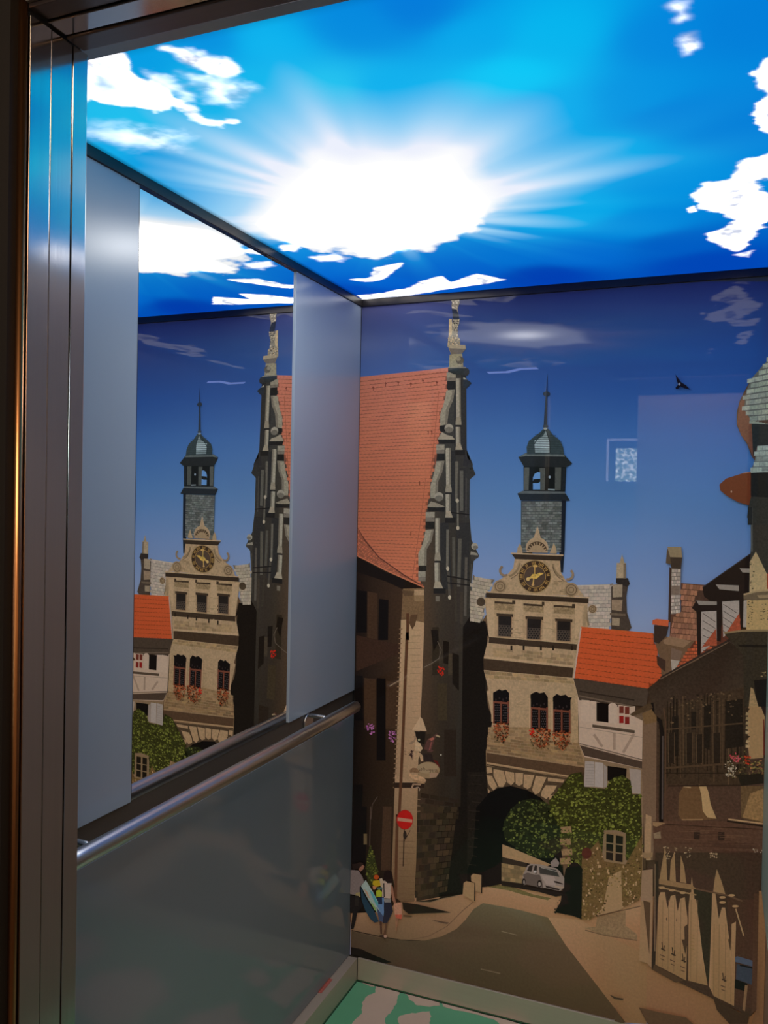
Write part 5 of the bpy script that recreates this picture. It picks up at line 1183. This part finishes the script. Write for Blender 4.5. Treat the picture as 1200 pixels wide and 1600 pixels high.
for q in ([(352, 270), (375, 130), (395, 20), (405, 80), (412, 280)], [(432, 280), (440, 130), (470, 50), (480, 290)], [(514, 290), (518, 80), (545, 170), (562, 300)], [(770, 380), (785, 260), (800, 190), (835, 280), (868, 390)]):
    Q.poly(L_(q), (116, 88, 58), .12)
for x in (340, 380, 425, 470, 520, 600, 650): Q.stroke(L_([(x, 430), (x - 6, 940 + (x - 340) * .42)]), .7, (96, 70, 46), .1)
for x in (780, 820, 870, 915): Q.stroke(L_([(x, 620), (x - 6, 1180 + (x - 780) * .4)]), .7, (96, 70, 46), .1)
for q in ([(545, 640), (572, 620), (568, 780), (555, 860), (525, 740), (548, 740)], [(888, 740), (912, 720), (905, 830)]): Q.poly(L_(q), (56, 40, 27))
Q.up()
Q.poly(L_([(335, 265), (600, 310), (640, 345), (600, 350), (345, 305)]), (110, 82, 54), .15); Q.poly(L_([(345, 305), (600, 350), (600, 372), (345, 325)]), (54, 38, 26)); Q.stroke(L_([(340, 330), (640, 392)]), 2.2, (118, 90, 60)); Q.stroke(L_([(640, 345), (760, 370), (880, 395), (1000, 440)]), 2.6, (74, 52, 36))
for x, y in ((370, 335), (452, 355), (535, 375), (845, 410), (845, 450), (945, 480), (915, 395)): Q.ell(x, y, 26, 10, (128, 98, 66), 12, tr=L_)
Q.stroke(L_([(948, 500), (1010, 710)]), 2.2, (120, 94, 64))
for x, y in ((375, 790), (455, 830), (535, 880), (850, 1030)):
    Q.stroke(L_([(x - 4, y - 30), (x + 4, y + 30)]), 1.4, (40, 28, 20)); Q.stroke(L_([(x - 10, y + 20), (x + 24, y + 36)]), 2.0, (44, 31, 22)); Q.stroke(L_([(x + 16, y - 5), (x + 10, y + 40)]), 1.4, (44, 31, 22))
    Q.stroke(L_([(x - 20, y + 68), (x + 18, y + 84)]), 1.6, (70, 50, 34)); Q.stroke(L_([(x - 14, y + 100), (x + 14, y + 112)]), 1.6, (74, 54, 36))
for x, y in ((408, 580), (486, 588)): Q.ell(x, y, 4, 14, (60, 44, 30), 8, tr=L_)
for k in range(5): Q.stroke(L_([(590, 700 + k * 28), (625, 706 + k * 28)]), .8, (104, 80, 44))
Q.stroke(L_([(330, 130), (335, 300), (305, 960)]), 5.0, (38, 27, 20), .1); Q.stroke(L_([(318, 150), (316, 830)]), 1.2, (104, 80, 58))
Q.poly(L_([(310, 935), (540, 1060), (480, 1076), (300, 975)]), (62, 44, 29)); Q.poly(L_([(770, 1190), (980, 1310), (1060, 1300), (1040, 1400), (900, 1400), (800, 1290)]), (48, 33, 22), .2)
Q.poly(L_([(215, 200), (300, 190), (300, 430), (205, 440)]), (114, 88, 66), .1); Q.poly(L_([(215, 440), (300, 430), (290, 960), (265, 940)]), (116, 88, 62), .1); Q.poly(L_([(225, 435), (282, 450), (272, 860)]), (64, 46, 30)); Q.poly(L_([(215, 60), (300, 60), (296, 100), (220, 100)]), (112, 86, 60)); Q.poly(L_([(220, 105), (246, 105), (246, 190), (222, 190)]), (58, 42, 28)); Q.poly(L_([(205, 440), (225, 440), (268, 930), (195, 905)]), (118, 90, 62), .1)
Q.scatter(L_([(385, 10), (430, 10), (440, 120), (390, 100)]), 20, (.8, 1.8), [(124, 100, 70), (150, 124, 92), (66, 50, 34)]); Q.scatter(L_([(545, 10), (600, 20), (590, 110), (545, 90)]), 18, (.8, 1.8), [(130, 108, 80), (66, 50, 34)]); Q.scatter(L_([(745, 60), (805, 60), (800, 105), (750, 105)]), 24, (.9, 1.9), [(150, 124, 94), (118, 94, 68)]); Q.scatter(L_([(1080, 30), (1160, 30), (1150, 60), (1090, 60)]), 16, (.8, 1.8), [(130, 112, 92), (90, 72, 54)]); Q.scatter(L_([(465, 20), (490, 20), (485, 70), (468, 70)]), 8, (.8, 1.6), [(130, 106, 76)])
Q.done()
Q = Pr('printed_waste_bin'); Q.poly(L_([(955, 930), (1110, 960), (1090, 1100), (950, 1050)]), (44, 46, 52), .15); Q.poly(L_([(940, 880), (960, 870), (1112, 915), (1112, 960), (945, 915)]), (58, 62, 72), .1); Q.up(); Q.stroke(L_([(980, 940), (1110, 970)]), 2.4, (16, 14, 14)); Q.poly(L_([(945, 1050), (1040, 1085), (1020, 1145), (940, 1120)]), (16, 13, 10)); Q.poly(L_([(1020, 1095), (1042, 1100), (1020, 1300), (1000, 1290)]), (98, 72, 48)); Q.done()
Q = Pr('printed_gate_post'); Q.poly(L_([(1130, 360), (1230, 370), (1230, 1420), (1060, 1420), (1110, 1280)]), None, .12, [(112, 80, 50), (116, 82, 52), (98, 68, 42), (92, 64, 40), (84, 58, 36)]); Q.up(); Q.poly(L_([(1090, 380), (1130, 380), (1110, 1290), (1070, 1320)]), (60, 40, 27), .2); Q.poly(L_([(0, 1270), (40, 1330), (80, 1420), (0, 1420)]), (62, 46, 30), .1); Q.poly(L_([(190, 1270), (360, 1310), (560, 1350), (640, 1420), (270, 1420)]), (66, 48, 31), .15); Q.done()

# ---- pedestrians
Q = Pr('printed_pedestrian', None, 'printed man in pale shirt and dark shorts carrying an air mattress')
Q.poly(P_([(20, 690), (170, 720), (220, 860), (130, 960), (110, 1080), (75, 1210), (30, 1215), (60, 960), (20, 960)]), (22, 17, 15)); Q.poly(P_([(20, 290), (150, 300), (215, 400), (240, 480), (170, 560), (170, 700), (20, 670)]), (88, 74, 68), .15); Q.poly(P_([(110, 650), (175, 640), (180, 720), (100, 700)]), (104, 88, 56)); Q.up()
Q.ell(175, 225, 62, 52, (34, 22, 17), 16, tr=P_); Q.poly(P_([(150, 280), (215, 215), (245, 230), (225, 285), (180, 320)]), (104, 68, 52)); Q.poly(P_([(50, 200), (170, 190), (160, 270), (60, 290)]), (28, 18, 14)); Q.poly(P_([(100, 690), (160, 700), (150, 860), (90, 850)]), (30, 24, 20)); Q.done()
Q = Pr('printed_air_mattress')
Q.poly(P_([(185, 560), (260, 720), (410, 960), (470, 1100), (400, 1115), (330, 1050), (260, 930), (200, 760)]), (26, 40, 48), .1); Q.poly(P_([(190, 545), (265, 450), (380, 640), (480, 830), (540, 1010), (520, 1060), (440, 960), (320, 780)]), (112, 118, 108), .15); Q.up()
Q.poly(P_([(320, 600), (380, 650), (470, 830), (430, 850), (360, 700)]), (70, 122, 122), .1); Q.poly(P_([(230, 580), (290, 640), (330, 740), (300, 720)]), (156, 116, 88), .2); Q.poly(P_([(330, 770), (400, 850), (440, 940), (400, 920)]), (96, 112, 62), .2); Q.poly(P_([(440, 850), (520, 790), (555, 860), (550, 1010), (520, 1010)]), (84, 106, 132), .1); Q.poly(P_([(430, 870), (540, 1020), (560, 1110), (480, 1100)]), (44, 50, 66)); Q.done()
Q = Pr('printed_pedestrian', None, 'printed woman with dark hair, white top and dark skirt')
Q.poly(P_([(480, 1090), (515, 1100), (520, 1290), (495, 1290)]), (54, 34, 24)); Q.poly(P_([(560, 1100), (610, 1060), (590, 1200), (570, 1310), (540, 1300), (565, 1180)]), (70, 46, 32)); Q.poly(P_([(545, 740), (660, 780), (690, 940), (640, 1040), (600, 1120), (530, 1120), (550, 950)]), (26, 25, 32), .1); Q.poly(P_([(540, 460), (665, 480), (670, 600), (650, 740), (520, 730), (520, 560)]), (134, 112, 96), .1); Q.up()
Q.ell(612, 390, 70, 95, (24, 14, 12), 20, tr=P_); Q.poly(P_([(560, 440), (690, 430), (680, 500), (600, 500)]), (28, 17, 14)); Q.poly(P_([(660, 520), (690, 560), (710, 700), (740, 800), (715, 830), (680, 760), (660, 640)]), (108, 70, 52)); Q.poly(P_([(530, 735), (660, 750), (655, 800), (560, 800)]), (96, 88, 82)); Q.stroke(P_([(548, 500), (552, 720)]), 1.6, (22, 18, 18)); Q.poly(P_([(470, 1310), (540, 1310), (590, 1350), (560, 1365)]), (44, 30, 24)); Q.ell(570, 1330, 25, 25, (126, 94, 76), 10, tr=P_); Q.done()
Q = Pr('printed_pedestrian', None, 'printed child in yellow and lime clothes with an orange hat')
Q.poly(P_([(380, 460), (480, 450), (500, 540), (430, 560), (370, 520)]), (176, 142, 30), .1); Q.poly(P_([(425, 620), (480, 600), (520, 640), (515, 710), (430, 720)]), (140, 142, 34), .1); Q.poly(P_([(370, 540), (440, 550), (410, 600), (380, 600)]), (160, 104, 66)); Q.poly(P_([(450, 720), (550, 720), (540, 830), (460, 830)]), (26, 30, 44)); Q.up(); Q.ell(430, 405, 42, 38, (186, 78, 30), 14, tr=P_); Q.poly(P_([(480, 430), (520, 420), (540, 480), (530, 580), (500, 560)]), (142, 120, 98)); Q.poly(P_([(430, 570), (520, 560), (530, 600), (450, 600)]), (58, 72, 66)); Q.poly(P_([(520, 730), (550, 730), (548, 880), (525, 880)]), (92, 116, 146)); Q.done()
Q = Pr('printed_pedestrian', None, 'printed small child in pink beside the woman')
Q.poly(P_([(700, 820), (820, 800), (830, 1000), (820, 1060), (740, 1050), (720, 1000)]), (136, 94, 72), .25); Q.up(); Q.poly(P_([(720, 990), (830, 990), (825, 1060), (740, 1050)]), (142, 66, 48), .3); Q.stroke(P_([(735, 1050), (740, 1240)]), 1.6, (112, 76, 54)); Q.stroke(P_([(760, 1050), (750, 1180)]), 1.2, (116, 80, 58)); Q.poly(P_([(850, 990), (990, 1010), (980, 1025), (850, 1020)]), (66, 46, 30)); Q.done()
Q = Pr('printed_shadow'); Q.poly(D_([(425, 718), (540, 735), (790, 795), (600, 800), (470, 805), (430, 770)]), (28, 20, 14), .1); Q.done()
Q = Pr('printed_shadow'); Q.poly(D_([(640, 850), (700, 858), (775, 872), (760, 880), (700, 868)]), (70, 50, 36)); Q.done()
Q = Pr('printed_shadow'); Q.poly(D_([(520, 715), (700, 690), (720, 675), (880, 658), (720, 690), (640, 715)]), (30, 22, 15)); Q.done()
Q = Pr('printed_shadow'); Q.poly(H_([(950, 830), (1000, 850), (1050, 858), (1040, 868), (985, 860)]), (52, 38, 26)); Q.done()
# bird
Q = Pr('printed_bird'); Q.poly(I_([(580, 192), (600, 220), (618, 245), (650, 265), (680, 295), (640, 285), (612, 272), (600, 288), (584, 292), (580, 282), (598, 262), (588, 230)]), (6, 8, 22), 0); Q.up(); Q.ell(606, 258, 7, 10, (96, 104, 124), 8, tr=I_); Q.done()
